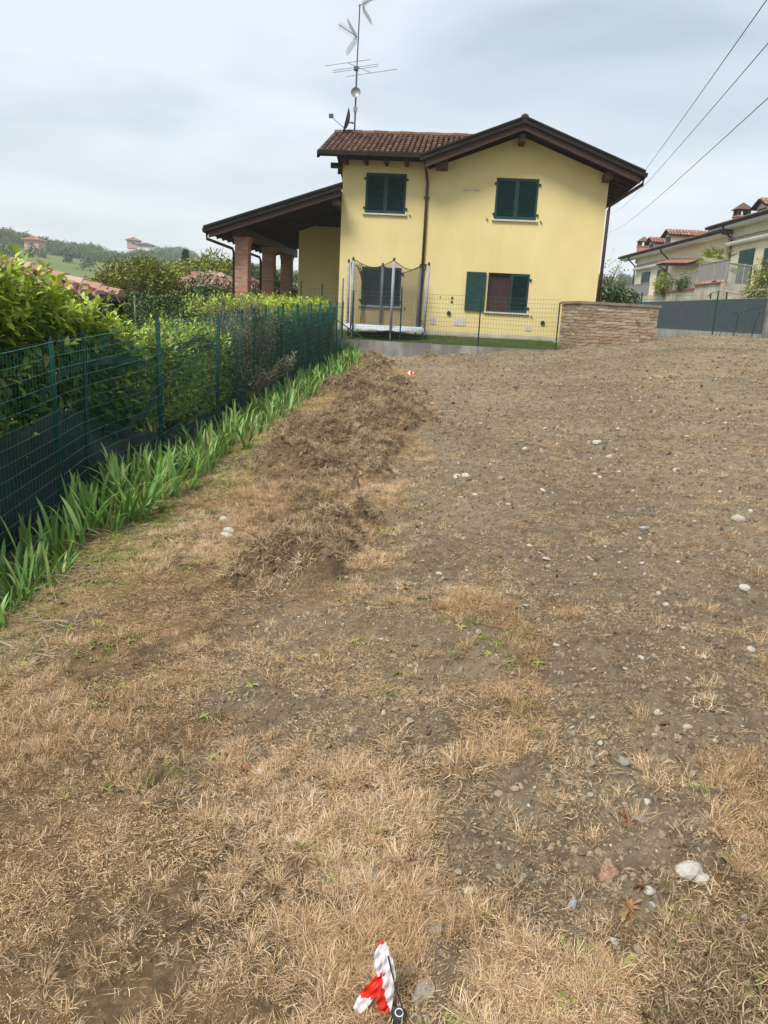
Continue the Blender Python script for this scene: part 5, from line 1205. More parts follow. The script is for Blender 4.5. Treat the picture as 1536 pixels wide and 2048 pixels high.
mb=MB(); mb.box((18.6,38,1.8),(22,43.5,3.9)); solo('terrace_wall',mb,creamwall,'low cream terrace wall behind the bush at the right edge','wall',origin=(20,41,1.8))
ga=thing('arched_gate','low arched metal gate showing above the grey screen fence','gate',(16.6,40,2.5))
mb=MB(); A=[pX(x,y,16.6) for x,y in ((1045,870),(1075,840),(1130,828),(1200,832),(1270,845),(1330,850),(1390,822),(1536,818))]; mb.tube(A,.03,6); part('arch_bar',mb,railm,ga)
mb=MB(); mb.tube([pX(1070,845,16.6),pX(1065,890,16.6)],.04,6); part('bar',mb,blackm,ga); mb=MB(); mb.tube([pX(1203,832,16.6),pX(1195,890,16.6)],.04,6); part('bar',mb,blackm,ga)
# plants of the terraces
def blob(name,label,cat,px,py,X,rx,ry,rz,n,mat,L=.2,seed=0,k=7,upb=.4,yg=.3,group=None):
    c=pX(px,py,X) if not isinstance(px,tuple) else np.array(px); b=c-np.array([0,0,rz])
    return shrub(name,label,cat,tuple(b),ellip(c,rx,ry,rz,.7,None,.3,seed),n,mat,lambda p,r:r.uniform()<yg,k,L*1.5,L,.45,seed,upb,group,stem_every=7)
blob('balcony_bush','reddish green climber hanging over the railing by the farther balcony','shrub',685,775,19.3,.4,1.2,.75,150,bush_leaf,.22,61)
blob('potted_plant','small green plant in a trough on the terrace railing','plant',850,765,19.5,.35,.9,.4,90,dark_leaf,.2,62)
blob('terrace_bush','leafy bush with white blossoms at the right edge above the grey screen fence','shrub',1490,790,18.6,.6,1.3,1.15,260,bush_leaf,.18,63)
# palm
pl=pX(1115,600,20.4); pt=thing('palm_tree','palm with fan fronds in front of the nearer cream house corner','palm',(float(pl[0]),float(pl[1]),4.6))
mb=MB(); mb.tube([(pl[0],pl[1],4.6),(pl[0]+.05,pl[1],pl[2]-.3)],[.16,.13],8); part('trunk',mb,bark,pt)
rr_=np.random.default_rng(9)
for i in range(20):
    a=rr_.uniform(0,6.3); el=rr_.uniform(-.2,1.2); d=np.array([math.cos(a)*math.cos(el),math.sin(a)*math.cos(el),math.sin(el)]); c=pl+(0,0,-.2)+d*.8; P=[];D=[]
    for j in range(14): b=-.9+1.8*j/13; s1=np.cross(d,[0,0,1.]); s1/=np.linalg.norm(s1); P.append(c); D.append(d*math.cos(b)+s1*math.sin(b)+np.array([0,0,-.1]))
    V,Fq,TT=leaf_arrays(np.array(P),np.array(D),np.full(14,.75),np.full(14,.07),rr_.uniform(.2,.9,14),False,.25); part('frond',np_mesh('frond',V,Fq,bush_leaf,TT,False,OFF[pt.name]),bush_leaf,pt)
# ------------------------------------------------------------------ trees behind the yellow house on the right
def tree(name,label,base,h,cr,n,mat,L=.25,trunk=.18,seed=0,cz=.6,rz=None,cat='tree',bare=False,group=None,fill=.8):
    rr_=np.random.default_rng(seed); t=thing(name,label,cat,tuple(base),0,group); b=np.array(base,float); mb=MB(); tips=[]
    mb.tube([b-(0,0,.2),b+(0.05*h*.3,0,h*.3),b+(0,0,h*.62)],[trunk,trunk*.75,trunk*.4],8)
    for i in range(12 if not bare else 26):
        a=rr_.uniform(0,6.3); z=h*rr_.uniform(.3,.62); el=rr_.uniform(.35,1.2); l=cr*rr_.uniform(.6,1.05); p=b+(0,0,z); d=np.array([math.cos(a)*math.cos(el),math.sin(a)*math.cos(el),math.sin(el)]); q=p+d*l*.55; q2=p+d*l+np.array([0,0,.1*l])
        mb.tube([p,q,q2],[trunk*.35,trunk*.2,trunk*.06],5,cap=False); tips.append(q2)
        if bare:
            for k in range(6): d2=d+rr_.normal(0,.5,3); mb.tube([q+(q2-q)*rr_.uniform(),q+(q2-q)*.6+d2*l*.4],[trunk*.1,trunk*.03],3,cap=False)
    part('trunk',mb,bark,t)
    rz=rz or h*.42
    if n:
        cl=[(b+np.array([0,0,h*cz])+ (lambda d:d/np.linalg.norm(d)*rr_.uniform(.35,.85))(rr_.normal(0,1,3))*np.array([cr,cr,rz]),rr_.uniform(.25,.42)*cr) for _ in range(26)]
        P=[];T=[]
        for i in range(n):
            c,r_=cl[rr_.integers(0,len(cl))]; d=rr_.normal(0,1,3); d/=np.linalg.norm(d); P.append(c+d*r_*rr_.uniform(.5,1.05)*np.array([1,1,.8])); T.append(rr_.uniform())
        P=np.array(P); D=rr_.normal(0,1,P.shape)+np.array([0,0,.3]); V,Fq,TT=leaf_arrays(P,D,L*rr_.uniform(.6,1.2,len(P)),L*.5*rr_.uniform(.7,1.2,len(P)),np.array(T),False,.2,.18,seed)
        part('crown',np_mesh('crown',V,Fq,mat,TT,False,OFF[t.name]),mat,t,kind='stuff')
    return t
q=atY(1218,590,62); tree('bare_tree','sparse half-bare tree just right of the yellow house wall',(float(q[0]),float(q[1]),1.2),float(q[2])+2.9-1.2+.3,1.5,160,bush_leaf,.22,.12,71,.7,bare=True)
for i,(px,py,Y,cr,lab) in enumerate(((1206,606,42,1.5,'dense dark green tree beside the right wall of the yellow house'),(1243,606,48,1.1,'rounded green tree left of the farther cream house'))):
    q=atY(px,py,Y); tree('green_tree',lab,(float(q[0]),float(q[1]),.8),float(q[2]-.8)*1.4,cr,2200,dark_leaf,.26,.15,73+i,.62)
# ------------------------------------------------------------------ left: bush, hedge, roofs, houses, conifers
q=atY(262,560,26); t=thing('willow_bush','tall rounded bush of upright yellow-green shoots in the neighbour garden, left of the orange house','shrub',(float(q[0]),26.,-1.6))
rr_=np.random.default_rng(12); mb=MB(); P=[];D=[];T=[]
for i in range(620):
    a=rr_.uniform(0,6.3); rad=math.sqrt(rr_.uniform())*2.05; x0=q[0]+rad*math.cos(a)*1.0; y0=26+rad*math.sin(a)*.8; top=q[2]+ 1.35*math.sqrt(max(0,1-(rad/2.15)**2)) -.72+rr_.normal(0,.10)+ .12*math.sin(x0*3)
    if x0<q[0]-.5: top-=.60*min(1,(q[0]-.5-x0)/.8)
    zb_=-1.2+rr_.uniform(0,.5)
    lean=np.array([(x0-q[0])*.10,0,0]); mb.tube([(q[0]+(x0-q[0])*.6,y0,zb_),(x0-lean[0],y0,top-.8),(x0,y0,top)],[.018,.012,.004],3,cap=False)
    for j in range(34):
        u_=rr_.uniform(); z=top-1.9*u_**1.3; P.append((x0+rr_.normal(0,.05),y0+rr_.normal(0,.05),z)); a2=rr_.uniform(0,6.3); D.append((math.cos(a2),math.sin(a2),rr_.uniform(.3,1.4))); T.append(np.clip(.35+.3*rr_.normal(),0,1))
part('stems',mb,twig,t,kind='stuff'); V,Fq,TT=leaf_arrays(np.array(P),np.array(D,float),rr_.uniform(.08,.15,len(P)),rr_.uniform(.04,.07,len(P)),np.array(T)); part('foliage',np_mesh('foliage',V,Fq,bush_leaf,TT,False,OFF[t.name]),bush_leaf,t,kind='stuff')
q=atY(160,585,27); tree('green_bush','lower yellow-green bush at the left shoulder of the tall rounded bush',(float(q[0]),27,-1.5),3.0,1.35,2600,bush_leaf,.12,.06,81,.7,rz=1.2,cat='shrub')
def hedge(name,label,a,b,z0_,z1_,w,mat,n,L,seed):
    a,b=np.array(a,float),np.array(b,float); rr_=np.random.default_rng(seed); u_=rr_.uniform(0,1,n); c=a+(b-a)*u_[:,None]; d=(b-a)/np.linalg.norm(b-a); sd=np.array([-d[1],d[0]])
    z=rr_.uniform(z0_,z1_,n); k=rr_.uniform(size=n); off=rr_.uniform(-w,w,n); off=np.where(k<.5,-w+abs(rr_.normal(0,.05,n)),off)*1.; z=np.where(k>.6,z1_-abs(rr_.normal(0,.05,n)),z)
    sgn=1 if sd[1]>0 else -1
    P=np.stack([c[:,0]+sd[0]*off*sgn,c[:,1]+sd[1]*off*sgn,z+.03*np.sin(c[:,0]*7)],1); t=thing(name,label,'hedge',(float((a[0]+b[0])/2),float((a[1]+b[1])/2),z0_))
    mb=MB(); 
    for i in range(12): p=a+(b-a)*(i+.5)/12; mb.tube([(p[0],p[1],z0_),(p[0],p[1],z1_-.2)],.03,5)
    part('stems',mb,bark,t,kind='stuff')
    V,Fq,TT=leaf_arrays(P,rr_.normal(0,1,P.shape)+np.array([0,-.5,.5]),L*rr_.uniform(.7,1.2,n),L*.5*rr_.uniform(.7,1.2,n),np.where(z>z1_-.12,rr_.uniform(.5,1,n),rr_.uniform(0,.6,n)),False,.2,.18,seed); part('foliage',np_mesh('foliage',V,Fq,mat,TT,False,OFF[t.name]),mat,t,kind='stuff')
a=atY(232,588,21); b=atY(455,602,22); hedge('clipped_hedge','long level clipped hedge below the rounded bush and the orange house',a[:2],b[:2],-.9,float(a[2]),.5,dark_leaf,15000,.07,84)
mb=MB(); c=atY(269,592,20.3); mb.tube([(c[0],c[1],-.6),(c[0],c[1],c[2]+.02)],.02,6); solo('stake','' or mb,stone_sill,'thin pale stake standing in front of the clipped hedge','stake')
for i,(px,py,Y,cr,hh,lab) in enumerate(((440,590,30,1.35,2.7,'round dark evergreen ball right of the orange house'),(405,604,26,.9,2.0,'lower dark rounded shrub just above the clipped hedge, left of the first pillar'),(508,600,30,1.2,2.3,'dark shrub seen in the gap between the first two brick pillars'),(590,612,34,1.0,2.3,'dark shrub seen in the narrow gap by the porch wall'))):
    q=atY(px,py,Y); tree('dark_shrub',lab,(float(q[0]),Y,float(q[2])-hh*.62),hh,cr,1800,dark_leaf,.14,.06,90+i,.6,cat='shrub',rz=hh*.4)
for i,(px,py,Y,cr,hh,lab) in enumerate(((430,556,58,2.8,3.8,'spreading green tree behind the orange house'),(475,566,64,2.2,3.6,'green tree partly hidden by the first brick pillar'),(350,566,70,2.6,3.8,'green tree between the rounded bush and the orange house'),(560,580,60,2.0,3.4,'green tree seen between the second and third brick pillars'))):
    q=atY(px,py,Y); tree('green_tree',lab,(float(q[0]),Y,float(q[2])-hh*.55),hh,cr,2600,bush_leaf if i%2==0 else dark_leaf,.3,.15,110+i,.6)
def conifer(label,px,py,Y,h,seed):
    q=atY(px,py,Y); z0_=float(q[2])-h; t=thing('conifer',label,'conifer',(float(q[0]),Y,z0_)); b=np.array([q[0],Y,z0_]); rr_=np.random.default_rng(seed)
    mb=MB(); mb.tube([b,b+(0,0,h)],[.22,.02],6); part('trunk',mb,bark,t); P=[];D=[]
    for i in range(1500):
        u_=rr_.uniform(0,1)**.8; a=round(rr_.uniform(0,9))*.7+rr_.normal(0,.14)+u_*9; r_=(1-u_)*h*.32*rr_.uniform(.2,1)*(.7+.5*math.sin(u_*40)**2); P.append(b+(r_*math.cos(a),r_*math.sin(a),h*(.1+.9*u_)-.1*r_)); D.append((math.cos(a),math.sin(a),-.1))
    V,Fq,TT=leaf_arrays(np.array(P),np.array(D)+rr_.normal(0,.3,(1500,3)),rr_.uniform(.3,.6,1500),rr_.uniform(.12,.2,1500),rr_.uniform(0,1,1500)); part('crown',np_mesh('crown',V,Fq,fir_leaf,TT,False,OFF[t.name]),fir_leaf,t,kind='stuff')
conifer('dark pointed conifer above the orange roof, at the right of the rounded bush',371,499,110,7.5,1)
conifer('smaller dark conifer farther right, above the orange roof',409,511,120,5.5,2)
conifer('loose dark conifer beside the roof edge of the brick pillared porch',392,520,115,4.0,3)
# ---- hip roofed houses
def hip_house(name,label,c,w,d,rz,z0_,ze,slope,wallm,tilem,pitch=.26,row=.6,over=.5,chim=(),dims_win=(),eavem=gutter):
    """c = front right corner of the walls; house extends w to the left and d to the back (local -x, +y)"""
    h=thing(name,label,'house',(c[0],c[1],z0_),rz); OFF[h.name]=(0,0,z0_)
    mb=MB(); t=.25
    mb.box((-w,0,z0_),(0,t,ze)); mb.box((-t,t,z0_),(0,d,ze)); mb.box((-w,t,z0_),(-w+t,d,ze)); mb.box((-w+t,d-t,z0_),(-t,d,ze)); part('wall',mb,wallm,h)
    x0,x1,y0,y1=-w-over,over,-over,d+over; hw=min((x1-x0),(y1-y0))/2; zr_=ze+hw*slope
    if (x1-x0)>=(y1-y0): r0=(x0+hw,(y0+y1)/2,zr_); r1=(x1-hw,(y0+y1)/2,zr_)
    else: r0=((x0+x1)/2,y0+hw,zr_); r1=((x0+x1)/2,y1-hw,zr_)
    A=[(x0,y0,ze),(x1,y0,ze),(x1,y1,ze),(x0,y1,ze)]
    mb=MB()
    if (x1-x0)>=(y1-y0): mb.add(A+[r0,r1],[(0,1,5,4),(1,2,5),(2,3,4,5),(3,0,4),(3,2,1,0)])
    else: mb.add(A+[r0,r1],[(0,1,4),(1,2,5,4),(2,3,5),(3,0,4,5),(3,2,1,0)])
    rf=part('roof',mb,tilem,h)
    def plane_t(c_,u,v,W_,full,lim):
        mbt=MB(); nrm=np.cross(u,v); nrm=nrm if nrm[2]>0 else -nrm
        n=int(W_/pitch)
        for i in range(n):
            s=(i+.5)*W_/n; L_=lim(s); k=0
            while k*row<L_-.1:
                l=min(row+.05,L_-k*row); o=np.array(c_)+u*s+v*(k*row); V=[]
                for dd,hh,rs in ((0,.05,1.1),(l,.012,.9)):
                    for m_ in range(4): q_=math.pi*m_/3; V.append(o+v*dd-u*pitch*.37*rs*math.cos(q_)+nrm*(hh+pitch*.3*rs*math.sin(q_)))
                mbt.add(V,[(m_,m_+1,5+m_,4+m_) for m_ in range(3)]+[(0,1,2,3)]); k+=1
        return mbt
    L1=math.hypot(1,slope); vf=np.array([0,1/L1,slope/L1]); vr=np.array([-1/L1,0,slope/L1])
    mbt=plane_t((x0,y0,ze+.01),np.array([1.,0,0]),vf,x1-x0,hw,lambda s:min(s,(x1-x0)-s,(y1-y0)/2)*L1); part('roof_tiles',mbt,tilem,h,kind='stuff')
    mbt=plane_t((x1,y0,ze+.01),np.array([0.,1,0]),vr,y1-y0,hw,lambda s:min(s,(y1-y0)-s,(x1-x0)/2)*L1); part('roof_tiles',mbt,tilem,h,kind='stuff')
    mb=MB()
    for p,q_ in ((A[0],r0),(A[1],r0 if (x1-x0)<(y1-y0) else r1),(r0,r1)):
        p,q_=np.array(p,float),np.array(q_,float); n=max(1,int(np.linalg.norm(q_-p)/row))
        for i in range(n): a_=p+(q_-p)*i/n; b_=p+(q_-p)*(i+1.08)/n; mb.tube([a_+(0,0,.07),b_+(0,0,.04)],pitch*.42,6)
    part('hip_tiles',mb,tilem,h,kind='stuff')
    mb=MB(); mb.tube([(x0,y0-.06,ze-.04),(x1+.06,y0-.06,ze-.04)],.07,8); part('gutter',mb,eavem,h)
    mb=MB(); mb.tube([(x1+.06,y0-.06,ze-.04),(x1+.06,y1,ze-.04)],.07,8); part('gutter',mb,eavem,h)
    for (cx,cy,cz) in chim:
        mb=MB(); mb.box((cx-.25,cy-.25,cz-1.6),(cx+.25,cy+.25,cz)); c_=part('chimney',mb,brick_m,h)
        mb=MB(); mb.box((cx-.2,cy-.2,cz),(cx+.2,cy+.2,cz+.25)); part('chimney_opening',mb,blackm,c_)
        mb=MB(); mb.add([(cx-.38,cy-.38,cz+.25),(cx+.38,cy-.38,cz+.25),(cx+.38,cy+.38,cz+.25),(cx-.38,cy+.38,cz+.25),(cx,cy,cz+.5)],[(3,2,1,0),(0,1,4),(1,2,4),(2,3,4),(3,0,4)]); part('chimney_cap',mb,tilem,c_)
    for (s0,s1,za,zb__) in dims_win: mb=MB(); mb.box((s0,-.04,za),(s1,-.002,zb__)); part('window',mb,glassd,h)
    return h
q=atY(217,596,14.2)
nh1=hip_house('neighbour_house','neighbour house behind the laurel showing only its pale hip tiled roof and brown gutter','' and 0 or (float(q[0])-.35,14.5),9,9,math.radians(20),-1.6,float(q[2]),.27,whitep,tile_pale,.24,.42,.45)
mb=MB(); mb.tube([(.40,-.42,float(q[2])-.08),(.38,-.40,float(q[2])-.35),(.08,-.09,float(q[2])-.75),(.06,-.08,-1.4)],.05,8); part('downpipe',mb,pipebrown,nh1)
q=atY(466,588,45)
hip_house('orange_house','small orange house with a pinkish hip roof and two chimneys, left of the pillars',(float(q[0])-.1,45.6),4.2,7,math.radians(-6),-.9,float(atY(430,582,45)[2]),.42,orangep,tile_pale,.30,.7,.45,chim=((-3.1,2.4,3.45),(-1.4,2.0,3.4)),dims_win=((-3.2,-2.3,.9,2.1),(-1.5,-.7,.9,2.1)))
q=atY(528,575,55)
hip_house('white_house','white rendered house with a dark roof in the gap between the first two brick pillars',(float(q[0]),55.),3.4,6,0,-1.0,float(q[2]),.35,whitep,tile_m,.3,.7,.4,chim=((-2.2,2.,float(q[2])+1.3),),dims_win=((-2.4,-1.6,1.,2.2),))
# far houses on the hill
def far_house(label,px,py,Y,w,h_,d,rz,wallm,tilem,roofh=1.4):
    q=atY(px,py,Y); return hip_house('farmhouse',label,(float(q[0]),Y),w,d,rz,float(q[2])-1.5,float(q[2])+h_,2*roofh/d,wallm,tilem,1.0,3,.6,dims_win=((-w*.6,-w*.35,float(q[2])+.5,float(q[2])+h_-.8),))
far_house('red roofed farmhouse on the hillside at the far left',78,497,300,5.5,2.8,6,.0,pinkp,tile_red,1.2)
far_house('pink farmhouse on the ridge above the fields',279,492,440,6.5,2.6,7,.2,pinkp,tile_red,1.5)
far_house('long white building beside the pink farmhouse on the ridge',305,497,430,8,1.4,6,.1,whitep,tile_m,.9)
# ------------------------------------------------------------------ woods and vineyard on the hills
def crown_proto(seed):
    rr_=np.random.default_rng(seed); n=150; d=rr_.normal(0,1,(n,3)); d/=np.linalg.norm(d,axis=1,keepdims=True); c=rr_.normal(0,1,(6,3))*np.array([.35,.35,.3]); P=c[rr_.integers(0,6,n)]+d*rr_.uniform(.35,.62,(n,1)); P[:,2]+=.9
    V,Fq,TT=leaf_arrays(P,rr_.normal(0,1,(n,3)),rr_.uniform(.22,.42,n),rr_.uniform(.16,.3,n),rr_.uniform(0,1,n)); return np_mesh('crown',V,Fq,wood_leaf,TT)
wp=proto_set('wood_crown',[crown_proto(i) for i in range(5)])
rr_=np.random.default_rng(4)
def wood_pts(n,az0,az1,r0,r1,thr=None):
    az=rr_.uniform(az0,az1,n); r_=np.sqrt(rr_.uniform(r0**2,r1**2,n)); f_=is_field(r_,az); k=f_<.3 if thr is None else np.ones(n,bool); return az[k],r_[k]
az,r_=wood_pts(9000,-34,-3,330,560)
az2,r2_=wood_pts(1400,-17.9,-13.6,560,700,1)
az3,r3_=wood_pts(700,10,24,260,460,1)
az4,r4_=wood_pts(45,-34,-6,100,320,1)
az=np.concatenate([az,az2,az3,az4]); r_=np.concatenate([r_,r2_,r3_,r4_]); n=len(az)
x=r_*np.sin(np.radians(az)); y=r_*np.cos(np.radians(az)); z=hill(r_,az)
kk=fbm(x/25,y/25,3,5)>.38; kk[:]=kk|(r_>470); x,y,z,r_=x[kk],y[kk],z[kk],r_[kk]; n=len(x)
scatter('hillside_wood',np.stack([x,y,z-.5],1),np.stack([np.zeros(n),np.zeros(n),rr_.uniform(0,6.3,n)],1),rr_.uniform(1.3,2.6,n)*(1+.5*(r_>560)),np.clip(.5+.9*(fbm(x/20,y/20,3,8)-.5)+rr_.normal(0,.15,n),0,1),wp,5,'woodland covering the upper slopes of the distant hills')
# vineyard rows on the right hill
mb=MB()
for i in range(26):
    az_=11+.35*i; 
    for j in range(14):
        rj=230+j*12; xx=rj*math.sin(math.radians(az_)); yy1=rj*math.cos(math.radians(az_)); zz1=float(hill(np.array(rj),np.array(az_))); mb.tube([(xx,yy1,zz1-.2),(xx,yy1,zz1+1.6)],.12,3,cap=False)
struct('vineyard_posts',mb,twig,'stuff','rows of vineyard posts on the distant hill at the right')
# ------------------------------------------------------------------ antenna mast
AB=atY(709,264,27.5); AX,AY=float(AB[0]),27.5
def hz_(px,py): q=atY(px,py,27.5); return np.array([q[0],27.5,q[2]])
am=thing('antenna_mast','tall thin television antenna mast on the ridge of the left roof','antenna',(AX,AY,float(AB[2])-.3))
zt1=float(hz_(720,8)[2])
mb=MB(); mb.tube([(AX,AY,float(AB[2])-.3),(AX,AY,zt1*.55+3.2)],.028,8); mb.tube([(AX,AY,zt1*.55+3.2),(AX+.02,AY,zt1)],.02,8); part('mast_pole',mb,antdark,am)
def zof(py): return float(atY(714,py,27.5)[2])
def rod(a,b,r_=.009,m_=antm,nm='element',par=None): mb=MB(); mb.tube([a,b],r_,5); return part(nm,mb,m_,par or am)
# top antenna with grid reflector
z=zof(12); bm=rod((AX-.03,AY,z),(AX+.75,AY-.2,z+.28),.016,antm,'antenna_boom')
for i in range(9): u_=.2+.09*i; c=np.array([AX-.03+.78*u_,AY-.2*u_,z+.28*u_]); rod(c-(.02,.08,-.03),c+(.02,.08,-.03),.005,antm,'director',bm)
def reflector(c,sx,w,h_,par):
    for sg in (1,-1):
        mb=MB()
        for i in range(9):
            t_=.04+h_*i/8; a=np.array(c)+(sx*.28*t_/h_,-w*.5,sg*t_); b=np.array(c)+(sx*.28*t_/h_,w*.5,sg*t_); mb.tube([a,b],.006,4)
        for j in (-.5,-.17,.17,.5): mb.tube([np.array(c)+(0,w*j,sg*.03),np.array(c)+(sx*.28,w*j,sg*h_)],.006,4)
        part('grid_reflector',mb,antm,par)
reflector((AX+.1,AY,z-.02),1,.55,.38,bm)
z=zof(76); bm=rod((AX+.05,AY,z),(AX-.62,AY-.25,z+.28),.014,antm,'antenna_boom')
for i in range(10): u_=.15+.085*i; c=np.array([AX+.05-.67*u_,AY-.25*u_,z+.28*u_]); rod(c-(.05,-.12,.05),c+(.05,-.12,.05),.006,antm,'director',bm)
reflector((AX-.04,AY-.02,z-.0),-1,.6,.42,bm)
# four element VHF antenna
z=zof(137); bm=rod((AX-.33,AY+.3,z+.24),(AX+.5,AY-.35,z-.20),.014,antm,'antenna_boom')
d=np.array([.72,.35,.10]); d=d*np.array([1,-1,1]); dd=np.array([.70,-.30,.11])
dd=np.array([.72,.25,.20])
for c,k in (((AX-.33,AY+.3,z+.24),1.0),((AX-.03,AY+.05,z+.05),1.0),((AX-.03,AY+.05,z-.01),1.0),((AX+.5,AY-.35,z-.20),1.1)): c=np.array(c); rod(c-dd*k,c+dd*k,.010,antm,'element',bm)
mb=MB(); mb.box((AX-.09,AY-.06,z-.06),(AX+.05,AY+.06,z+.05)); part('junction_box',mb,antdark,bm)
def dish(c,r_,n_,mat,nm='dish'):
    n_=np.array(n_,float); n_/=np.linalg.norm(n_); u=np.cross(n_,[0,0,1.]); u/=np.linalg.norm(u); w=np.cross(u,n_); V=[np.array(c)];Fc=[]
    for j in range(1,5):
        for k in range(20): a=2*math.pi*k/20; rj=r_*j/4; V.append(np.array(c)+n_*(rj*rj*.35/r_)+rj*(u*math.cos(a)+w*math.sin(a)))
    for k in range(20): Fc.append((0,1+k,1+(k+1)%20))
    for j in range(3):
        for k in range(20): a=1+j*20+k; b=1+j*20+(k+1)%20; Fc.append((a,b,b+20,a+20))
    mb=MB(); mb.add(V,Fc); return part(nm,mb,mat,am,smooth=True)
z=zof(187); dish((AX,AY-.05,z),.16,(0,-1,.1),galv,'small_dish')
z=zof(220); mb=MB(); mb.box((AX-.06,AY-.08,z-.07),(AX+.07,AY-.03,z+.07)); part('amplifier_box',mb,galv,am)
z=zof(243); dish((AX-.17,AY-.05,z-.02),.40,(-.97,-.12,.22),dishred,'satellite_dish')
p0=hz_(692,262); p1=hz_(666,242); bm=rod(tuple(p0-(0,.25,0)),tuple(p1-(0,.5,0)),.012,antm,'feed_arm'); mb=MB(); q=p1-(0,.5,0); mb.box((q[0]-.09,q[1]-.05,q[2]-.02),(q[0]+.05,q[1]+.05,q[2]+.09)); part('feed_horn',mb,antdark,bm)
rod((AX,AY,z-.05),(AX-.17,AY-.05,z-.05),.03,galv,'dish_bracket')
# ------------------------------------------------------------------ overhead wires
for i,(a,b,ya,yb_,lab) in enumerate((((1222,412),(1516,-2),70,9,'steepest overhead wire, leftmost of the three above the cream houses'),((1222,424),(1540,55),70,9,'middle overhead wire, close beside the leftmost one'),((1212,462),(1540,165),70,9,'lowest overhead wire, crossing alone above the far chimney'))):
    A=atY(*a,ya); B=atY(*b,yb_); A2=A+(A-B)*.1; B2=B+(B-A)*.12; pts=[A2+(B2-A2)*t_-np.array([0,0,1])*.5*math.sin(math.pi*t_) for t_ in np.linspace(0,1,24)]
    rad=[.006+.022*(1-t_) for t_ in np.linspace(0,1,24)]
    mb=MB(); mb.tube(pts,.0055,5,cap=False); solo('overhead_wire',mb,antdark,lab,'overhead wire',group='three overhead wires on the right')
# ------------------------------------------------------------------ stones, tape and stake
LM={m.name:lump('stone',m,3,.28,.62,200+i) for i,m in enumerate((stone_pale,stone_blue,stone_pink,stone_grey))}
def stone(px,py,wpx,mat,label,seed=0,group=None,flat=.8,st=1.15):
    q=on_ground(px,py); d=(q-EYE)@_fw; w=wpx*d/F_PX; me=lump('stone',mat,2,.6,flat,seed,st)
    o=bpy.data.objects.new('stone',me); COL.objects.link(o); s_=w/2/st; o.scale=(s_,)*3; o.rotation_euler=(random.uniform(-.2,.2),random.uniform(-.2,.2),random.uniform(-.5,.5)); o.location=(q[0],q[1],q[2]+s_*flat*.5)
    o['label']=label; o['category']='stone'
    if group: o['group']=group
stone(1376,1752,52,stone_pale,'largest white jagged stone, at the right above the bottom corner',1,flat=.8)
stone(1402,1762,26,stone_pale,'smaller white stone leaning against the largest white one',2,flat=.9)
stone(1217,1749,34,stone_pink,'pinkish stone in the reddish weeds, left of the largest white stone',3)
stone(1214,1762,20,stone_grey,'small tan stone touching the pinkish stone',4)
stone(1299,1786,24,stone_pale,'round whitish stone between the pinkish one and the largest white one',5)
stone(1303,1812,22,stone_blue,'flat blue-grey pebble just below the round whitish stone',6,flat=.4)
stone(1145,1810,18,stone_blue,'upright blue-grey pebble left of the flat blue-grey one',7,flat=1.1,st=1.0)
stone(932,1782,20,stone_pale,'small pale stone next to the stalk left of the bare patch',8)
stone(844,1995,46,stone_grey,'long grey-brown stone right of the striped tape',9,flat=.5,st=1.0)
stone(826,1941,24,stone_grey,'flat tan stone just above the long grey-brown stone',10)
stone(873,1862,26,stone_grey,'grey stone at the upper left rim of the bare earth patch',11)
stone(1232,1888,18,stone_pale,'narrow pale stone in the weeds below the bare slope',12,flat=.9)
stone(1490,1838,16,stone_pale,'white pebble in the dark turf at the lower right',13)
stone(1282,1641,32,stone_grey,'flat beige stone on the bare soil above the reddish weeds',14,flat=.4)
stone(1246,1530,20,stone_grey,'beige stone left of the orange dry tuft',15)
stone(519,1548,16,stone_pale,'whitish stone in the hollow among dead grass left of centre',16)
stone(752,1760,22,stone_grey,'pale grey stone in the dead grass above the tape',17)
stone(712,1783,16,stone_blue,'small bluish stone left of the pale grey stone above the tape',18)
stone(455,1075,26,stone_pale,'largest of three cream stones on the bare straw by the heap',19,flat=.5)
stone(461,1062,22,stone_pale,'middle one of three cream stones on the bare straw by the heap',20,flat=.5)
stone(446,1043,18,stone_pale,'upper left one of three cream stones on the bare straw by the heap',21)
stone(1193,887,19,stone_pale,'largest rounded cream stone in the upper field',22,flat=.8)
stone(1219,915,13,stone_pale,'cream stone just below the largest one in the upper field',23)
stone(1353,945,17,stone_pale,'cream stone on the ridge at the upper right',24)
stone(1290,1059,18,stone_blue,'bluish stone on the ridge right of centre',25,flat=.9)
stone(914,955,18,stone_pale,'left one of a pair of cream stones in the middle of the field',26)
stone(928,953,16,stone_pale,'right one of a pair of cream stones in the middle of the field',27)
stone(999,958,13,stone_grey,'yellowish stone right of the pair of cream stones',28)
stone(1478,1040,18,stone_pale,'cream stone near the right edge, level with the bluish one',29)
stone(1486,1178,18,stone_pale,'cream stone near the right edge, below the middle of the field',30)
stone(1092,1119,15,stone_pale,'flat cream pebble in the middle of the soil',31,flat=.5)
stone(1310,1098,11,stone_pale,'white pebble below the bluish stone',32)
stone(671,822,12,stone_pale,'pale stone on the farthest heap of turf',33)
stone(1274,695,12,stone_pale,'pale stone at the foot of the slim green fence post',34)
rr_=np.random.default_rng(33)
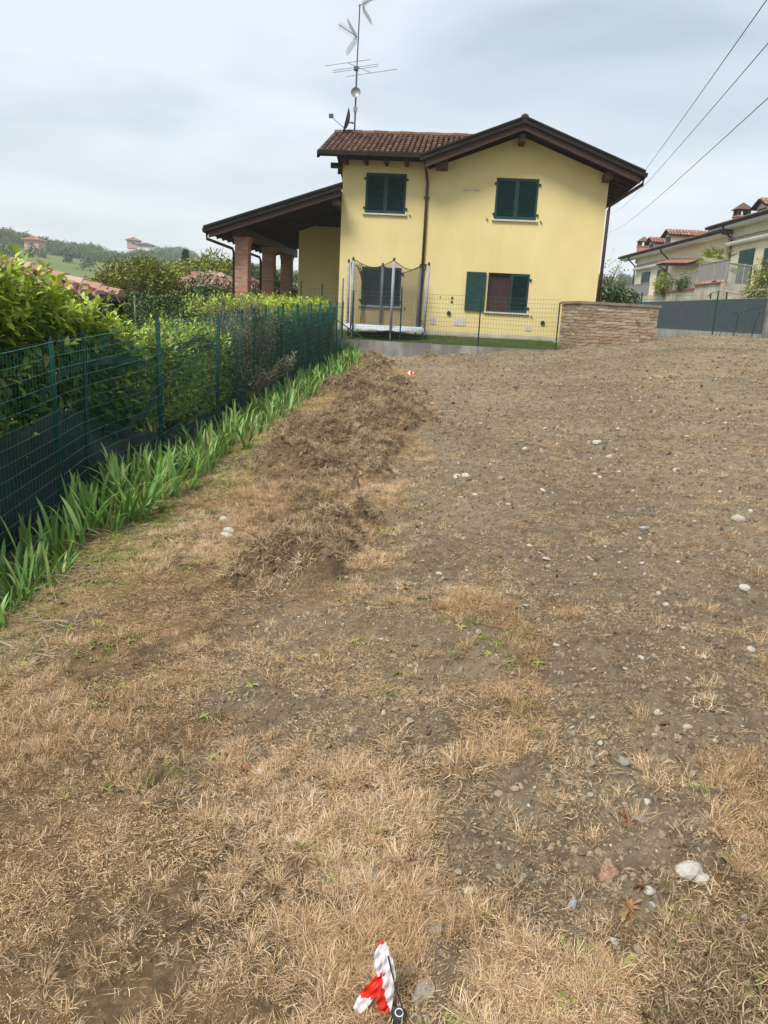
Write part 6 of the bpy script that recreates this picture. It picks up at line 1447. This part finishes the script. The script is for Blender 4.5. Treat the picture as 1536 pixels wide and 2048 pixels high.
for i,(px,py,w) in enumerate([(1150,920,8),(1190,950,9),(1200,956,8),(1238,945,9),(1318,915,9),(980,930,8),(950,990,9),(1018,1010,9),(1152,1008,9),(1195,1010,9),(1085,983,9),(1280,1078,10),(1250,1070,12),(1240,1105,9),(1355,1127,11),(1285,1128,10),(1380,995,11),(1440,985,10),(1500,1025,10),(1060,1093,10),(1030,1090,9),(1317,1190,12),(1190,1150,11),(1330,1211,12),(1310,1315,14),(1250,1338,12),(1282,1317,12),(1112,1290,13),(1485,1275,12),(1503,1303,12),(1403,1316,12),(1313,1425,13),(1255,1461,12),(1200,1486,11),(1050,1213,14),(880,1150,12),(800,1113,11),(1375,870,9),(1235,860,8),(1090,860,8),(1120,770,7),(1300,760,7),(1050,900,8),(1450,900,9),(1340,820,7),(1296,1605,12),(1180,1570,11),(1420,1520,12)]):
    stone(px,py,w,stone_pale if i%4 else stone_grey,'one of the small pale pebbles lying loose on the harrowed soil',60+i,group='small pale pebbles on the harrowed soil')
# striped tape
def tape_mat():
    m,t,b=shade('red_white_tape'); b.inputs['Roughness'].default_value=.42
    a=N(t,'ShaderNodeAttribute',attribute_name='tint'); r=N(t,'ShaderNodeValToRGB'); r.color_ramp.interpolation='CONSTANT'; el=r.color_ramp.elements; el[0].color=(.80,.77,.79,1); el[1].position=.5; el[1].color=(.78,.035,.02,1); t.links.new(a.outputs['Fac'],r.inputs[0]); t.links.new(r.outputs[0],b.inputs['Base Color'])
    tr=N(t,'ShaderNodeBsdfTranslucent'); t.links.new(r.outputs[0],tr.inputs[0]); mixs=N(t,'ShaderNodeMixShader'); mixs.inputs[0].default_value=.25; o=[n for n in t.nodes if n.type=='OUTPUT_MATERIAL'][0]; t.links.new(b.outputs[0],mixs.inputs[1]); t.links.new(tr.outputs[0],mixs.inputs[2]); t.links.new(mixs.outputs[0],o.inputs[0]); return m
tapem=tape_mat()
def tape_strip(cen,wid,hl,stripes,name,parent,phase=0,n=46,m=9,wr=.006):
    """crumpled ribbon; cen list of (px,py) run, hl heights above ground, stripes: diagonal stripe boundaries"""
    C=[];
    for (px,py),h_ in zip(cen,hl): 
        d=ray(px,py); q=on_ground(px,min(py,2046)); 
        # point on the sight ray at the height wanted above the ground
        t_=(q[2]+h_-EYE[2])/d[2]; C.append(EYE+d*t_)
    C=np.array(C); tt=np.linspace(0,1,len(C)); ti=np.linspace(0,1,n); Q=np.stack([np.interp(ti,tt,C[:,k]) for k in range(3)],1); Wd=np.interp(ti,tt,wid)
    V=[];T=[]
    for i,q in enumerate(Q):
        dq=Q[min(i+1,n-1)]-Q[max(i-1,0)]; dq/=np.linalg.norm(dq)+1e-9; vd=q-EYE; vd/=np.linalg.norm(vd); sd=np.cross(dq,vd); sd/=np.linalg.norm(sd); nn=np.cross(sd,dq)
        for j in range(m):
            v_=j/(m-1)-.5; V.append(q+sd*Wd[i]*v_+nn*(wr*math.sin(v_*11+i*.33+phase)+wr*.6*math.sin(i*.8+v_*4))); s_=ti[i]+v_*phase; T.append(1. if any(a_<s_<b_ for a_,b_ in stripes) else 0.)
    idx=np.arange(n*m).reshape(n,m); Fq=np.stack([idx[:-1,:-1],idx[1:,:-1],idx[1:,1:],idx[:-1,1:]],-1).reshape(-1,4)
    return part(name,np_mesh(name,V,Fq,tapem,T,True,OFF[parent.name]),tapem,parent)
tq=on_ground(765,2000)
tape=thing('striped_tape','crumpled red and white striped tape tied to a dark peg at the bottom edge','barrier tape',tuple(tq))
tape_strip([(766,1882),(762,1905),(757,1932),(762,1952),(745,1978),(728,2000),(716,2022)],[.018,.030,.026,.022,.032,.035,.030],[.17,.16,.13,.11,.07,.04,.02],((-.2,.04),(.46,.80)),'tape_ribbon',tape,.10)
tape_strip([(768,1892),(775,1920),(778,1950),(772,1985),(768,2012),(766,2022)],[.014,.026,.034,.040,.040,.034],[.165,.15,.12,.07,.03,.01],((.66,2.),),'tape_ribbon',tape,-.5)
pg=thing('marking_peg','dark peg with a ringed disc head and a black cord to the striped tape','peg',tuple(on_ground(795,2046)))
q0=on_ground(797,2046); mb=MB(); dv_=(EYE-q0); dv_/=np.linalg.norm(dv_); up_=np.array([0,0,1.])*.75+dv_*.3; up_/=np.linalg.norm(up_); mb.tube([q0-up_*.06,q0+up_*.03,q0+up_*.042],[.019,.021,.017],20); part('peg_head',mb,pm('dark_plastic',(.035,.042,.05),(.025,.03,.035),9,.55),pg,smooth=False)
k=MB(); c_=q0+up_*.0435; u=np.cross(up_,[1,0,0.]); u/=np.linalg.norm(u); w=np.cross(up_,u); k.tube([c_+.010*(u*math.cos(a)+w*math.sin(a)) for a in np.linspace(0,2*math.pi,25)],.0014,5,cap=False); part('white_ring',k,white_m,pg)
def hov(px,py,h_): d=ray(px,py); q=on_ground(px,min(py,2046)); return EYE+d*((q[2]+h_-EYE[2])/d[2])
mb=MB(); mb.tube([hov(776,1912,.16),hov(784,1945,.13),hov(793,1980,.09),hov(803,2010,.06),hov(811,2034,.04)],.0022,6); part('cord',mb,blackm,pg)
def scrap(label,px,py,w,L):
    q=on_ground(px,py); t=thing('tape_scrap',label,'barrier tape',tuple(q)); V=[];T=[]
    for i in range(12):
        for j in range(4): V.append((q[0]-L/2+L*i/11,q[1]+w*(j/3-.5),q[2]+.12+.03*math.sin(i*.7+j)*(1)+w*.3*j/3)); T.append(1. if ((i/11)*1.6+.1)%1<.45 else 0.)
    idx=np.arange(48).reshape(12,4); Fq=np.stack([idx[:-1,:-1],idx[1:,:-1],idx[1:,1:],idx[:-1,1:]],-1).reshape(-1,4); part('tape_ribbon',np_mesh('tape_ribbon',V,Fq,tapem,T,True,OFF[t.name]),tapem,t)
scrap('nearer scrap of red and white tape caught on the middle turf heap',722,887,.10,.16)
scrap('farthest scrap of red and white tape at the right of the far turf heap',818,759,.14,.2)

# ------------------------------------------------------------------ haze
mb=MB(); mb.box((-1320,-1320,-6),(1320,1320,110)); hm=bpy.data.materials.new('haze'); hm.use_nodes=True; ht=hm.node_tree; ht.nodes.clear()
ho=ht.nodes.new('ShaderNodeOutputMaterial'); pv=ht.nodes.new('ShaderNodeVolumePrincipled'); pv.inputs['Color'].default_value=(.93,.96,1,1); pv.inputs['Density'].default_value=.00055
ht.links.new(pv.outputs[0],ho.inputs['Volume']); struct('haze',mb,hm,'stuff')
